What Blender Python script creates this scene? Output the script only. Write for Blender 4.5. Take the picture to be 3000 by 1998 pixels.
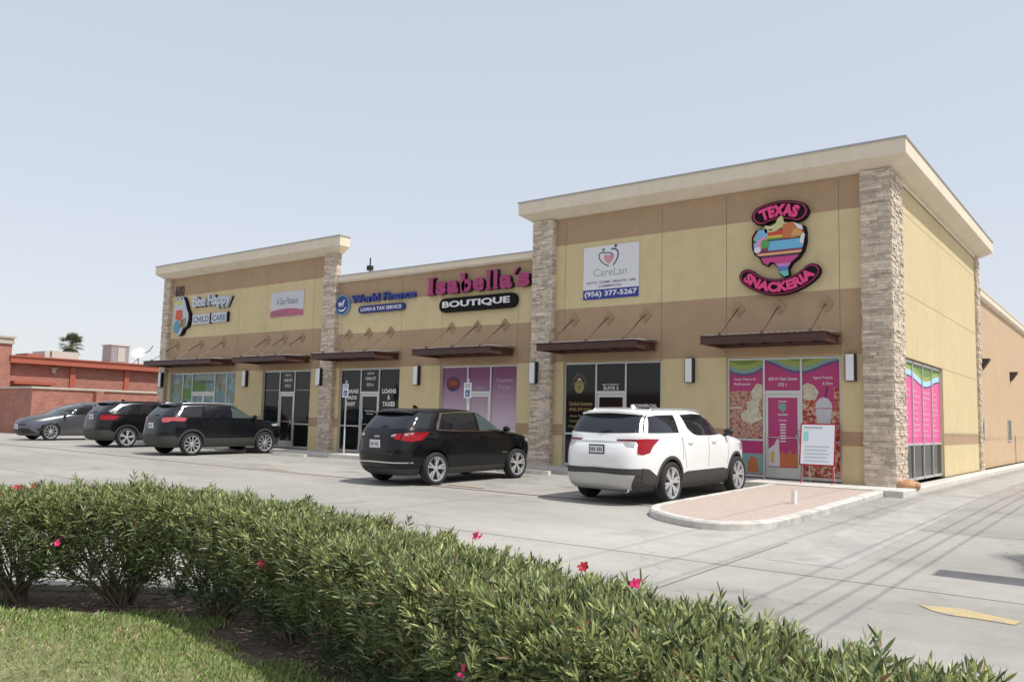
import bpy, bmesh, math, random
import numpy as np
from mathutils import Vector, Matrix
R=math.radians
for o in list(bpy.data.objects): bpy.data.objects.remove(o)
SC=bpy.context.scene; COL=SC.collection
# ---------------------------------------------------------------- camera
CAMP=(4.6924,-20.7868,1.2998); YAW,PIT,ROL=-0.6552,0.0956,0.0249; FPX=2434.8
def cam_axes():
    f=Vector((math.sin(YAW)*math.cos(PIT),math.cos(YAW)*math.cos(PIT),math.sin(PIT)))
    r=Vector((math.cos(YAW),-math.sin(YAW),0)); u=r.cross(f)
    r2=math.cos(ROL)*r+math.sin(ROL)*u; u2=-math.sin(ROL)*r+math.cos(ROL)*u
    return f,r2,u2
_f,_r,_u=cam_axes()
cd=bpy.data.cameras.new('camera'); cam=bpy.data.objects.new('camera',cd); COL.objects.link(cam)
cd.sensor_width=36; cd.lens=FPX*36/3000; cd.clip_start=.05; cd.clip_end=3000
cam.matrix_world=Matrix(((_r.x,_u.x,-_f.x,CAMP[0]),(_r.y,_u.y,-_f.y,CAMP[1]),(_r.z,_u.z,-_f.z,CAMP[2]),(0,0,0,1)))
SC.camera=cam
# ---------------------------------------------------------------- light
SUN_EL,SUN_AZ=60,4          # azimuth from +x towards +y
W=bpy.data.worlds.new('World'); SC.world=W; W.use_nodes=True
nt=W.node_tree; bg=nt.nodes['Background']; sky=nt.nodes.new('ShaderNodeTexSky')
sky.sky_type='NISHITA'; sky.sun_disc=False; sky.sun_elevation=R(SUN_EL); sky.sun_rotation=R(90-SUN_AZ)
sky.air_density=1.0; sky.dust_density=1.2; sky.ozone_density=1.2; sky.altitude=0
gm=nt.nodes.new('ShaderNodeGamma'); gm.inputs['Gamma'].default_value=.24; vm=nt.nodes.new('ShaderNodeVectorMath'); vm.operation='SCALE'; vm.inputs['Scale'].default_value=1.97
nt.links.new(sky.outputs[0],gm.inputs[0]); tn=nt.nodes.new('ShaderNodeVectorMath'); tn.operation='MULTIPLY'; tn.inputs[1].default_value=(.97,.965,1.0)
nt.links.new(gm.outputs[0],vm.inputs[0]); nt.links.new(vm.outputs[0],tn.inputs[0]); nt.links.new(tn.outputs[0],bg.inputs[0]); bg.inputs[1].default_value=0.15   # hazy bright sky
sl=bpy.data.lights.new('sun','SUN'); sl.energy=2.15; sl.angle=R(.5); sl.color=(1,.975,.93)
so=bpy.data.objects.new('sun',sl); COL.objects.link(so)
_s=Vector((math.cos(R(SUN_EL))*math.cos(R(SUN_AZ)),math.cos(R(SUN_EL))*math.sin(R(SUN_AZ)),math.sin(R(SUN_EL))))
so.rotation_euler=_s.to_track_quat('Z','Y').to_euler()
SC.view_settings.view_transform='Standard'; SC.view_settings.look='None'; SC.view_settings.exposure=0.95; SC.view_settings.gamma=1
SC.render.engine='CYCLES'
# ---------------------------------------------------------------- helpers
random.seed(7); RNG=np.random.default_rng(7)
def s2l(c):
    return tuple((v/255/12.92 if v/255<=.04045 else ((v/255+.055)/1.055)**2.4) for v in c)
MATS={}
def mat(name,col=(.5,.5,.5),rough=.7,metal=0,var=0,vscale=8,bump=0,bscale=60,coat=0,spec=.5,island=0,stain=0,stscale=.6,trans=0,streak=0):
    if name in MATS: return MATS[name]
    m=bpy.data.materials.new(name); m.use_nodes=True; n=m.node_tree; b=n.nodes['Principled BSDF']
    b.inputs['Base Color'].default_value=(*col,1); b.inputs['Roughness'].default_value=rough; b.inputs['Metallic'].default_value=metal
    b.inputs['Coat Weight'].default_value=coat; b.inputs['Coat Roughness'].default_value=.04; b.inputs['Specular IOR Level'].default_value=spec
    last=None
    tc=n.nodes.new('ShaderNodeTexCoord')
    def mul(fac_socket,lo,hi,prev):
        mr=n.nodes.new('ShaderNodeMapRange'); mr.inputs[3].default_value=lo; mr.inputs[4].default_value=hi; n.links.new(fac_socket,mr.inputs[0])
        mr.inputs[1].default_value=.3 if fac_socket.name!='Random Per Island' else 0; mr.inputs[2].default_value=.7 if fac_socket.name!='Random Per Island' else 1
        mx=n.nodes.new('ShaderNodeVectorMath'); mx.operation='SCALE'
        if prev is None: mx.inputs[0].default_value=col
        else: n.links.new(prev,mx.inputs[0])
        n.links.new(mr.outputs[0],mx.inputs['Scale']); return mx.outputs[0]
    if var:
        t=n.nodes.new('ShaderNodeTexNoise'); t.inputs['Scale'].default_value=vscale; t.inputs['Detail'].default_value=5; n.links.new(tc.outputs['Object'],t.inputs[0])
        last=mul(t.outputs[0],1-var,1+var,last)
    if stain:
        t=n.nodes.new('ShaderNodeTexNoise'); t.inputs['Scale'].default_value=stscale; t.inputs['Detail'].default_value=7; t.inputs['Roughness'].default_value=.62; n.links.new(tc.outputs['Object'],t.inputs[0])
        last=mul(t.outputs[0],1-stain,1+stain*.5,last)
    if streak:
        mp=n.nodes.new('ShaderNodeMapping'); mp.inputs['Scale'].default_value=(1.7,1.7,.16); n.links.new(tc.outputs['Object'],mp.inputs[0]); t=n.nodes.new('ShaderNodeTexNoise'); t.inputs['Scale'].default_value=1.6; t.inputs['Detail'].default_value=5; n.links.new(mp.outputs[0],t.inputs[0])
        last=mul(t.outputs[0],1-streak,1+streak*.6,last)
    if island:
        g=n.nodes.new('ShaderNodeNewGeometry'); last=mul(g.outputs['Random Per Island'],1-island,1+island,last)
    if last is not None: n.links.new(last,b.inputs['Base Color'])
    if bump:
        t=n.nodes.new('ShaderNodeTexNoise'); t.inputs['Scale'].default_value=bscale; t.inputs['Detail'].default_value=4; n.links.new(tc.outputs['Object'],t.inputs[0])
        bp=n.nodes.new('ShaderNodeBump'); bp.inputs['Strength'].default_value=bump; bp.inputs['Distance'].default_value=.01
        n.links.new(t.outputs[0],bp.inputs['Height']); n.links.new(bp.outputs[0],b.inputs['Normal'])
    if trans: b.inputs['Transmission Weight'].default_value=trans
    MATS[name]=m; return m
class MB:
    def __init__(s): s.v=[]; s.f=[]; s.m=[]
    def add(s,vs,fs,mi=0):
        k=len(s.v); s.v+= [tuple(p) for p in vs]; s.f+=[tuple(i+k for i in f) for f in fs]; s.m+=[mi]*len(fs); return s
    def box(s,x0,x1,y0,y1,z0,z1,mi=0):
        if x0>x1: x0,x1=x1,x0
        if y0>y1: y0,y1=y1,y0
        if z0>z1: z0,z1=z1,z0
        return s.add([(x0,y0,z0),(x1,y0,z0),(x1,y1,z0),(x0,y1,z0),(x0,y0,z1),(x1,y0,z1),(x1,y1,z1),(x0,y1,z1)],
          [(0,3,2,1),(4,5,6,7),(0,1,5,4),(1,2,6,5),(2,3,7,6),(3,0,4,7)],mi)
    def quad(s,a,b,c,d,mi=0): return s.add([a,b,c,d],[(0,1,2,3)],mi)
    def prism(s,pts,y0,y1,mi=0,axis='y'):   # polygon in (x,z) [axis y], (y,z) [axis x], (x,y) [axis z]
        def P(a,b,t):
            return (a,t,b) if axis=='y' else ((t,a,b) if axis=='x' else (a,b,t))
        n=len(pts); vs=[P(a,b,y0) for a,b in pts]+[P(a,b,y1) for a,b in pts]
        fs=[tuple(range(n)),tuple(range(2*n-1,n-1,-1))]+[(i,(i+1)%n,n+(i+1)%n,n+i) for i in range(n)]
        return s.add(vs,fs,mi)
    def tube(s,pts,r,n=8,mi=0,cap=True):
        pts=[Vector(p) for p in pts]; rs=r if isinstance(r,(list,tuple)) else [r]*len(pts)
        k=[]; vs=[]
        for i,p in enumerate(pts):
            d=(pts[min(i+1,len(pts)-1)]-pts[max(i-1,0)]).normalized()
            a=Vector((0,0,1)) if abs(d.z)<.9 else Vector((1,0,0)); u=d.cross(a).normalized(); w=d.cross(u)
            for j in range(n):
                t=2*math.pi*j/n; vs.append(p+(u*math.cos(t)+w*math.sin(t))*rs[i])
        fs=[(i*n+j,i*n+(j+1)%n,(i+1)*n+(j+1)%n,(i+1)*n+j) for i in range(len(pts)-1) for j in range(n)]
        if cap: fs+=[tuple(range(n-1,-1,-1)),tuple((len(pts)-1)*n+j for j in range(n))]
        return s.add(vs,fs,mi)
    def lathe(s,prof,n=32,axis='x',c=(0,0,0),mi=0):   # prof (r,h)
        vs=[]
        for r,h in prof:
            for j in range(n):
                t=2*math.pi*j/n; a,b=r*math.cos(t),r*math.sin(t)
                p=(h,a,b) if axis=='x' else ((a,b,h) if axis=='z' else (a,h,b)); vs.append((p[0]+c[0],p[1]+c[1],p[2]+c[2]))
        fs=[(i*n+j,i*n+(j+1)%n,(i+1)*n+(j+1)%n,(i+1)*n+j) for i in range(len(prof)-1) for j in range(n)]
        return s.add(vs,fs,mi)
    def build(s,name,mats,parent=None,smooth=False,sharp=None,fix=True):
        me=bpy.data.meshes.new(name); me.from_pydata(s.v,[],s.f)
        for m in (mats if isinstance(mats,(list,tuple)) else [mats]): me.materials.append(m)
        me.polygons.foreach_set('material_index',s.m)
        if fix:
            bm=bmesh.new(); bm.from_mesh(me); bmesh.ops.recalc_face_normals(bm,faces=bm.faces); bm.to_mesh(me); bm.free()
        if smooth:
            me.polygons.foreach_set('use_smooth',[True]*len(me.polygons))
            if sharp: me.set_sharp_from_angle(angle=R(sharp))
        me.update(); o=bpy.data.objects.new(name,me); COL.objects.link(o)
        if parent: o.parent=parent
        return o
def tag(o,label=None,cat=None,group=None,kind=None):
    if label: o['label']=label
    if cat: o['category']=cat
    if group: o['group']=group
    if kind: o['kind']=kind
    return o
def empty(name,loc=(0,0,0),rz=0,label=None,cat=None,group=None):
    o=bpy.data.objects.new(name,None); COL.objects.link(o); o.location=loc; o.rotation_euler=(0,0,rz); o.empty_display_size=.3
    return tag(o,label,cat,group)
def copy_tree(o,parent=None,kids=None):
    c=o.copy(); COL.objects.link(c)
    if parent: c.parent=parent
    for ch in [k for k in o.children]: copy_tree(ch,c)
    return c
_tc={}
def text_mesh(s,bold=0.0,shear=0):
    """unit cap-height flat polygons of a string, centred on x, baseline 0"""
    key=(s,bold,shear)
    if key in _tc: return _tc[key]
    cu=bpy.data.curves.new('t','FONT'); cu.body=s; cu.size=1; cu.offset=bold; cu.align_x='CENTER'; cu.resolution_u=3; cu.shear=shear; cu.space_line=.9
    ob=bpy.data.objects.new('t',cu); COL.objects.link(ob)
    bpy.context.view_layer.update()
    dg=bpy.context.evaluated_depsgraph_get(); me=bpy.data.meshes.new_from_object(ob.evaluated_get(dg))
    v=[(p.co.x,p.co.y) for p in me.vertices]; f=[tuple(p.vertices) for p in me.polygons]
    bpy.data.objects.remove(ob); bpy.data.curves.remove(cu); bpy.data.meshes.remove(me)
    _tc[key]=(v,f); return v,f
def put_text(mb,s,x0,x1,z0,z1,y,mi=0,bold=0.0,depth=0,shear=0,warp=None,plane='y',fit='box'):
    """lay string s into rectangle x0..x1,z0..z1 on plane y=const (facing -y); plane 'x': rectangle is y0..y1 on x=const facing +x"""
    v,f=text_mesh(s,bold,shear)
    if not v: return
    ax=min(p[0] for p in v); bx=max(p[0] for p in v); az=min(p[1] for p in v); bz=max(p[1] for p in v)
    def M(p,dy):
        u=(p[0]-ax)/(bx-ax); w=(p[1]-az)/(bz-az)
        x=x0+u*(x1-x0); z=z0+w*(z1-z0)
        if warp: x,z=warp(u,w)
        return (x,y+dy,z) if plane=='y' else (y-dy,x,z)
    vs=[M(p,-depth if depth else 0) for p in v]
    if not depth: mb.add(vs,f,mi); return
    n=len(vs); vb=[M(p,0) for p in v]
    # boundary edges -> sides
    from collections import Counter
    c=Counter(); 
    for q in f:
        for i in range(len(q)):
            a,b=q[i],q[(i+1)%len(q)]; c[(min(a,b),max(a,b))]+=1
    sides=[]
    for q in f:
        for i in range(len(q)):
            a,b=q[i],q[(i+1)%len(q)]
            if c[(min(a,b),max(a,b))]==1: sides.append((a,b,b+n,a+n))
    mb.add(vs+vb,list(f)+sides,mi)
def gz(y,x=0):
    t=min(1,max(0,(-14-x)/18)); t=t*t*(3-2*t); return -.12+(.02-.012*t)*max(y,-30) if y<0 else -.12
def worn(name,col,under,amt=.5,scale=7):
    m=mat(name,col,.88); n=m.node_tree; b=n.nodes['Principled BSDF']; tc=n.nodes.new('ShaderNodeTexCoord'); t=n.nodes.new('ShaderNodeTexNoise'); t.inputs['Scale'].default_value=scale; t.inputs['Detail'].default_value=8; t.inputs['Roughness'].default_value=.75
    r=n.nodes.new('ShaderNodeMapRange'); r.inputs[1].default_value=amt-.08; r.inputs[2].default_value=amt+.08; x=n.nodes.new('ShaderNodeMix'); x.data_type='RGBA'
    n.links.new(tc.outputs['Object'],t.inputs[0]); n.links.new(t.outputs[0],r.inputs[0]); n.links.new(r.outputs[0],x.inputs[0]); x.inputs[6].default_value=(*col,1); x.inputs[7].default_value=(*under,1); n.links.new(x.outputs[2],b.inputs['Base Color']); return m
# ---------------------------------------------------------------- materials
M_BEI=mat('stucco_beige',(.65,.53,.305),.9,var=.04,vscale=3,bump=.5,bscale=110,stain=.035,stscale=.5,streak=.03)
M_BRN=mat('stucco_brown',(.43,.295,.18),.9,var=.04,vscale=3,bump=.5,bscale=110,stain=.06,stscale=.5,streak=.03)
M_CRM=mat('cornice_cream',(.75,.665,.525),.85,var=.03,vscale=4,bump=.2,bscale=150,stain=.05,streak=.03)
M_TAN=mat('stucco_tan',(.56,.40,.25),.9,var=.04,vscale=3,bump=.3,bscale=160,stain=.06)
M_CAP=mat('metal_cap',(.42,.42,.40),.5,.3)
M_STONE=mat('ledge_stone',(.58,.49,.39),.9,var=.16,vscale=9,island=.27,bump=.8,bscale=45)
M_ALU=mat('aluminium_frame',(.60,.60,.58),.35,.45)
M_GLASS=mat('dark_glass',(.010,.011,.012),.04,spec=.36)
M_CANOPY=mat('rust_brown_metal',(.085,.035,.026),.42,.0,var=.15,vscale=6)
M_DECK=mat('white_deck_metal',(.62,.64,.66),.5,.2)
M_BLACK=mat('black_trim',(.012,.012,.013),.5)
M_LENS=mat('opal_lens',(.78,.80,.82),.35)
M_WHITE=mat('white_paint',(.78,.78,.77),.5)
M_CONC=mat('sidewalk_concrete',(.62,.59,.54),.9,var=.06,vscale=5,bump=.3,bscale=90,stain=.16,stscale=1.2)
def C(name,rgb,rough=.55,**k): return mat(name,s2l(rgb),rough,**k)
# ---------------------------------------------------------------- ground
def ground_mat():
    m=mat('lot_concrete',(.50,.475,.43),.92,bump=.35,bscale=70); n=m.node_tree; b=n.nodes['Principled BSDF']
    tc=n.nodes.new('ShaderNodeTexCoord'); mp=n.nodes.new('ShaderNodeMapping'); mp.inputs['Scale'].default_value=(.35,1.0,1); n.links.new(tc.outputs['Object'],mp.inputs[0])
    def noise(sc,det,ro,src):
        t=n.nodes.new('ShaderNodeTexNoise'); t.inputs['Scale'].default_value=sc; t.inputs['Detail'].default_value=det; t.inputs['Roughness'].default_value=ro; n.links.new(src,t.inputs[0]); return t.outputs[0]
    def rng(s,a,b_,lo,hi):
        r=n.nodes.new('ShaderNodeMapRange'); r.inputs[1].default_value=a; r.inputs[2].default_value=b_; r.inputs[3].default_value=lo; r.inputs[4].default_value=hi; n.links.new(s,r.inputs[0]); return r.outputs[0]
    def mulf(a,c):
        x=n.nodes.new('ShaderNodeMath'); x.operation='MULTIPLY'; n.links.new(a,x.inputs[0]); n.links.new(c,x.inputs[1]); return x.outputs[0]
    f=mulf(rng(noise(.55,6,.6,mp.outputs[0]),.33,.68,.84,1.14),rng(noise(3.2,8,.7,tc.outputs['Object']),.3,.7,.93,1.06))
    f=mulf(f,rng(noise(45,3,.6,tc.outputs['Object']),.3,.7,.93,1.05))
    f=mulf(f,rng(noise(.9,3,.5,tc.outputs['Object']),.62,.72,1,.84))
    # oil drips in the bays, fine cracks
    sx=n.nodes.new('ShaderNodeSeparateXYZ'); n.links.new(tc.outputs['Object'],sx.inputs[0])
    band=mulf(rng(sx.outputs[1],-6.6,-5.2,0,1),rng(sx.outputs[1],-2.6,-1.8,1,0)); spots=mulf(band,rng(noise(1.1,4,.7,tc.outputs['Object']),.56,.66,0,1)); f=mulf(f,rng(spots,0,1,1,.74))
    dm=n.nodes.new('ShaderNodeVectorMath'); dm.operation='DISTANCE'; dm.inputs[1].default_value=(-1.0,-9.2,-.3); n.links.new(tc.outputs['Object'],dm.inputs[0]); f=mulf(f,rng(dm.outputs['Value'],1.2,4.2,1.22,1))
    vo=n.nodes.new('ShaderNodeTexVoronoi'); vo.feature='DISTANCE_TO_EDGE'; vo.inputs['Scale'].default_value=.16; dn=n.nodes.new('ShaderNodeTexNoise'); dn.inputs['Scale'].default_value=1.6; dn.inputs['Detail'].default_value=6; n.links.new(tc.outputs['Object'],dn.inputs[0])
    ma=n.nodes.new('ShaderNodeVectorMath'); ma.operation='MULTIPLY_ADD'; ma.inputs[1].default_value=(.9,.9,.9); n.links.new(dn.outputs['Color'],ma.inputs[0]); n.links.new(tc.outputs['Object'],ma.inputs[2]); n.links.new(ma.outputs[0],vo.inputs[0]); f=mulf(f,rng(vo.outputs[0],0,.0022,.72,1))
    sc=n.nodes.new('ShaderNodeVectorMath'); sc.operation='SCALE'; sc.inputs[0].default_value=(.335,.316,.284); n.links.new(f,sc.inputs['Scale']); n.links.new(sc.outputs[0],b.inputs['Base Color'])
    return m
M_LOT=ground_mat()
mb=MB(); ys=[-900,-30]+[-30+2*i for i in range(1,15)]+[0,60,900]; xs=[-900,-60,-40,-32,-30,-28,-26,-24,-22,-20,-18,-16,-14,0,10,60,900]
for j in range(len(ys)-1):
    for i in range(len(xs)-1):
        mb.quad(*[(x,y,gz(y,x)) for x,y in ((xs[i],ys[j]),(xs[i+1],ys[j]),(xs[i+1],ys[j+1]),(xs[i],ys[j+1]))])
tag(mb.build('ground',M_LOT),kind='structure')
# joints, painted lines on the lot
M_JOINT=mat('joint_tar',(.22,.20,.18),.95); M_RED=worn('faded_red_line',(.36,.20,.165),(.33,.30,.265),.52); M_YEL=worn('faded_yellow_paint',(.52,.39,.17),(.36,.325,.27),.50)
def strip(mb,p,q,w,dz,mi=0,n=30):
    p=Vector(p); q=Vector(q); d=(q-p).normalized(); t=Vector((-d.y,d.x))*w/2
    for i in range(n):
        a=p.lerp(q,i/n); b=p.lerp(q,(i+1)/n)
        mb.quad(*[(v.x,v.y,gz(v.y,v.x)+dz) for v in (a-t,b-t,b+t,a+t)],mi)
mb=MB()
for y in (-6.35,-11.2): strip(mb,(-44,y),(14,y),.018,.004)
for x in (-33.5,-29,-24.5,-20,-15.4,-10.8,-6.2): strip(mb,(x,-15.8),(x,-1.35),.014,.008)
strip(mb,(4.15,-15.8),(4.15,30),.016,.008); strip(mb,(.6,-15.8),(.6,-9),.014,.012)
strip(mb,(.1,.9),(14,1.3),.02,.012)
tag(mb.build('pavement_joints',M_JOINT),kind='structure')
mb=MB(); strip(mb,(-34,-6.22),(-2.9,-6.42),.07,.016,n=40); tag(mb.build('red_pavement_line',M_RED),kind='structure')
mb=MB()
vs=[(2.86,-11.91),(3.02,-12.10),(3.16,-12.17),(3.40,-12.16),(3.68,-12.19),(3.72,-12.02),(3.42,-11.92),(3.22,-11.80)]
mb.add([(x,y,gz(y)+.006) for x,y in vs],[tuple(range(len(vs)))])
tag(mb.build('yellow_pavement_marking',M_YEL),kind='structure')
mb=MB()
for x in (-15.0,-7.95): strip(mb,(x-.55,-5.95),(x+.6,-6.02),.10,.020,n=2)
strip(mb,(2.2,2.0),(2.9,2.0),.3,.006,n=2)
tag(mb.build('faded_yellow_mark',M_YEL),kind='structure')
mb=MB(); strip(mb,(1.30,-10.5),(1.30,30),.9,.003,n=40); tag(mb.build('drain_gutter',mat('gutter_concrete',(.40,.385,.35),.9,var=.08,vscale=6,stain=.22,stscale=1.6)),kind='structure')
# sidewalk in front and along the side of the plaza
mb=MB(); mb.box(-34,.02,-1.3,.4,-.2,0); mb.box(.02,.42,-1.3,34,-.2,0); mb.box(-36,-34,-1.3,30,-.2,0)
o=mb.build('sidewalk',M_CONC); tag(o,kind='structure')
bv=o.modifiers.new('b','BEVEL'); bv.width=.02; bv.segments=2
# planted island with brick pavers
M_KERB=mat('kerb_concrete',(.60,.575,.52),.9,var=.1,vscale=7,stain=.3,stscale=2.5,bump=.4,bscale=60)
M_PAVE=mat('brick_pavers',(.47,.36,.30),.9,var=.1,vscale=5,stain=.1)
def paver_nodes():
    n=M_PAVE.node_tree; b=n.nodes['Principled BSDF']; bt=n.nodes.new('ShaderNodeTexBrick'); tc=n.nodes.new('ShaderNodeTexCoord')
    n.links.new(tc.outputs['Object'],bt.inputs[0]); bt.inputs['Scale'].default_value=4.5; bt.inputs['Color1'].default_value=(.53,.41,.345,1); bt.inputs['Color2'].default_value=(.44,.34,.285,1); bt.inputs['Mortar'].default_value=(.40,.35,.31,1)
    bt.inputs['Mortar Size'].default_value=.025; n.links.new(bt.outputs[0],b.inputs['Base Color'])
paver_nodes()
out=[(-2.52,-1.32),(-2.52,-6.6),(-2.5,-7.1),(-2.38,-7.5),(-2.15,-7.85),(-1.85,-8.15),(-1.5,-8.38),(-1.15,-8.55),(-.85,-8.62),(-.55,-8.55),(-.3,-8.35),(-.12,-8.05),(0,-7.6),(.04,-6.9),(.05,-5.5),(.02,-1.32)]
def inset(pts,d):
    n=len(pts); r=[]
    for i in range(n):
        a=Vector(pts[i-1] if i else pts[0]); b=Vector(pts[i]); c=Vector(pts[i+1] if i<n-1 else pts[-1])
        t=(c-a).normalized(); r.append(tuple(b+Vector((-t.y,t.x))*d))
    return r
inn=inset(out,.17)
mb=MB(); n=len(out)
def tz(y): return gz(y)+.13
vs=[(x,y,gz(y)-.05) for x,y in out]+[(x,y,tz(y)-.03) for x,y in out]+[(x,y,tz(y)) for x,y in inset(out,.03)]+[(x,y,tz(y)) for x,y in inn]+[(x,y,tz(y)-.2) for x,y in inn]
fs=[(k*n+i,k*n+i+1,(k+1)*n+i+1,(k+1)*n+i) for k in range(4) for i in range(n-1)]
mb.add(vs,fs); kb=mb.build('island_kerb',M_KERB,smooth=True,sharp=40); tag(kb,kind='structure')
mb=MB(); mb.add([(x,y,tz(y)-.012) for x,y in inn],[tuple(range(n))]); tag(mb.build('paved_island',M_PAVE),kind='structure')
# ---------------------------------------------------------------- plaza building
ZT=dict(cb=7.50,ct=8.13,ub=6.67,lt=4.70,wt=1.24,wb=.90)
PL=empty('plaza_building',(0,0,0),0,'beige and brown stucco strip mall with stone piers and cream cornices behind the parked cars','building')
OPEN=[(-4.13,-1.22),(-9.29,-6.04),(-14.3,-11.06),(-19.38,-16.23),(-24.09,-21.07),(-31.01,-25.98)]
MULL=[(-3.15,-2.2),(-8.18,-7.19),(-13.13,-12.16),(-18.27,-17.31),(-23.03,-22.09),(-29.31,-27.57)]
OT=3.08
def facade(name,x0,x1,joints,bands,top):
    mb=MB(); g=.006
    ops=[o for o in OPEN if o[0]>=x0-.01 and o[1]<=x1+.01]
    xs=sorted(set([x0,x1]+joints+[v for o in ops for v in o]))
    zs=sorted(set([0,top,OT]+[b[0] for b in bands]))
    for i in range(len(xs)-1):
        a,b=xs[i],xs[i+1]; a2=a+(g if a!=x0 else 0); b2=b-(g if b!=x1 else 0)
        hole=any(a>=o[0]-.01 and b<=o[1]+.01 for o in ops)
        for k in range(len(zs)-1):
            z0,z1=zs[k],zs[k+1]
            if hole and z1<=OT+.001: continue
            zc=(z0+z1)/2; mi=[bb[1] for bb in bands if bb[0]<=zc][-1]
            mb.quad((a2,0,z0),(b2,0,z0),(b2,0,z1),(a2,0,z1),mi)
        # joint sides + backing
        if not hole:
            mb.quad((a,.014,0),(b,.014,0),(b,.014,OT),(a,.014,OT),0)
        mb.quad((a,.014,OT),(b,.014,OT),(b,.014,top),(a,.014,top),1)
    for o in ops:   # reveals
        mb.quad((o[0],0,0),(o[0],.25,0),(o[0],.25,OT),(o[0],0,OT),0); mb.quad((o[1],.25,0),(o[1],0,0),(o[1],0,OT),(o[1],.25,OT),0)
        mb.quad((o[0],.25,OT),(o[1],.25,OT),(o[1],0,OT),(o[0],0,OT),1)
    return mb.build(name,[M_BEI,M_BRN],PL,fix=False)
def bands(ub,lt): return [(0,0),(ZT['wb'],1),(ZT['wt'],0),(3.1,1),(lt,0),(ub,1)]
facade('front_wall',-10.41,-.03,[-9.29,-6.04,-4.13,-1.22],bands(ZT['ub'],ZT['lt']),7.56)
facade('front_wall',-19.64,-10.41,[-16.23,-14.3,-11.06],bands(5.507,4.376),6.36)
facade('front_wall',-31.75,-19.64,[-31.01,-25.98,-24.09,-21.07],bands(6.63,4.675),7.56)
# side wall facing the alley (main tower), with window opening
YW=(1.2,5.92); XS=-.05
mb=MB(); g=.006
ys_=[0,YW[0],YW[1],12.6]; zs_=[0,ZT['wb'],ZT['wt'],OT+.03,4.71,6.74,7.56]
for i in range(3):
    for k in range(6):
        z0,z1=zs_[k],zs_[k+1]
        if i==1 and z1<=OT+.04: continue
        a=ys_[i]+g; b=ys_[i+1]-g
        zz0=z0+(g if k in(3,4,5) else 0); zz1=z1-(g if k in(2,3,4) else 0)
        mb.quad((XS,a,zz0),(XS,b,zz0),(XS,b,zz1),(XS,a,zz1),1 if k==1 else 0)
for a,b,z0 in ((0,YW[0],0),(YW[1],12.6,0),(YW[0],YW[1],OT+.03)): mb.quad((XS-.012,a,z0),(XS-.012,b,z0),(XS-.012,b,7.56),(XS-.012,a,7.56),0)
mb.quad((XS,YW[0],0),(XS-.2,YW[0],0),(XS-.2,YW[0],OT+.03),(XS,YW[0],OT+.03),0); mb.quad((XS-.2,YW[1],0),(XS,YW[1],0),(XS,YW[1],OT+.03),(XS-.2,YW[1],OT+.03),0)
mb.quad((XS,YW[0],OT+.03),(XS-.2,YW[0],OT+.03),(XS-.2,YW[1],OT+.03),(XS,YW[1],OT+.03),0)
mb.build('side_wall',[M_BEI,M_BRN],PL,fix=False)
# other tower sides, backs, roofs
mb=MB()
mb.quad((-10.41,.014,6.0),(-10.41,12.6,6.0),(-10.41,12.6,7.56),(-10.41,.014,7.56)); mb.quad((-10.41,12.6,6),(-.05,12.6,6),(-.05,12.6,7.56),(-10.41,12.6,7.56))
mb.quad((-19.64,.014,6),(-19.64,.06,6),(-19.64,.06,7.56),(-19.64,.014,7.56)); mb.quad((-31.75,.06,6),(-19.64,.06,6),(-19.64,.06,7.56),(-31.75,.06,7.56)); mb.quad((-31.75,30,0),(-10.41,30,0),(-10.41,30,6.1),(-31.75,30,6.1)); mb.quad((-31.75,0,0),(-31.75,30,0),(-31.75,30,6.1),(-31.75,0,6.1)); mb.quad((-31.75,0,6.1),(-31.75,.06,6.1),(-31.75,.06,7.56),(-31.75,0,7.56))
mb.quad((-31.75,.06,6.1),(-19.64,.06,6.1),(-19.64,30,6.1),(-31.75,30,6.1)); mb.quad((-10.41,.02,7.3),(-.05,.02,7.3),(-.05,12.6,7.3),(-10.41,12.6,7.3)); mb.quad((-19.64,.02,6.1),(-10.41,.02,6.1),(-10.41,30,6.1),(-19.64,30,6.1))
mb.build('roof',M_BEI,PL)
# rear block along the alley
XR=-.14
mb=MB(); mb.box(-10.4,XR,12.62,46,0,6.42); mb.build('rear_wall',M_TAN,PL)
# cornices
def cornice(x0,x1,y0,y1,prof,name='cornice',capz=None,back=1):
    mb=MB(); n=len(prof)
    cor=[(x0,y0,-1,-1),(x1,y0,1,-1),(x1,y1,1,1),(x0,y1,-1,1)]
    vs=[(cx+sx*o,cy+(sy*o if sy<0 else sy*o*back),z) for cx,cy,sx,sy in cor for o,z in prof]
    fs=[]
    for c in range(4):
        d=(c+1)%4
        for i in range(n-1): fs.append((c*n+i,d*n+i,d*n+i+1,c*n+i+1))
    mis=[1 if prof[i][1]>=capz-1e-6 or prof[i+1][1]>capz+1e-6 else 0 for i in range(n-1)]*4
    k=len(mb.v); mb.v+=vs; mb.f+=fs; mb.m+=mis
    return mb.build(name,[M_CRM,M_CAP],PL)
prof=[(-.02,7.40),(.0,7.50),(.05,7.50),(.10,7.515),(.38,7.70),(.42,7.73),(.42,8.085),(.445,8.085),(.445,8.13),(-.30,8.15),(-.30,7.3)]
cornice(-10.41,0,0,12.6,prof,capz=8.085)
cornice(-31.75,-19.64,0,.06,[(o,z-.03) for o,z in prof],capz=8.055,back=.05)
def straight(name,x0,x1,pr,mats,capz):
    mb=MB(); n=len(pr); vs=[(x0,-o,z) for o,z in pr]+[(x1,-o,z) for o,z in pr]
    mb.add(vs,[(i,i+1,n+i+1,n+i) for i in range(n-1)]); mb.m=[1 if pr[i][1]>=capz-1e-6 else 0 for i in range(n-1)]
    return mb.build(name,mats,PL)
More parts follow.
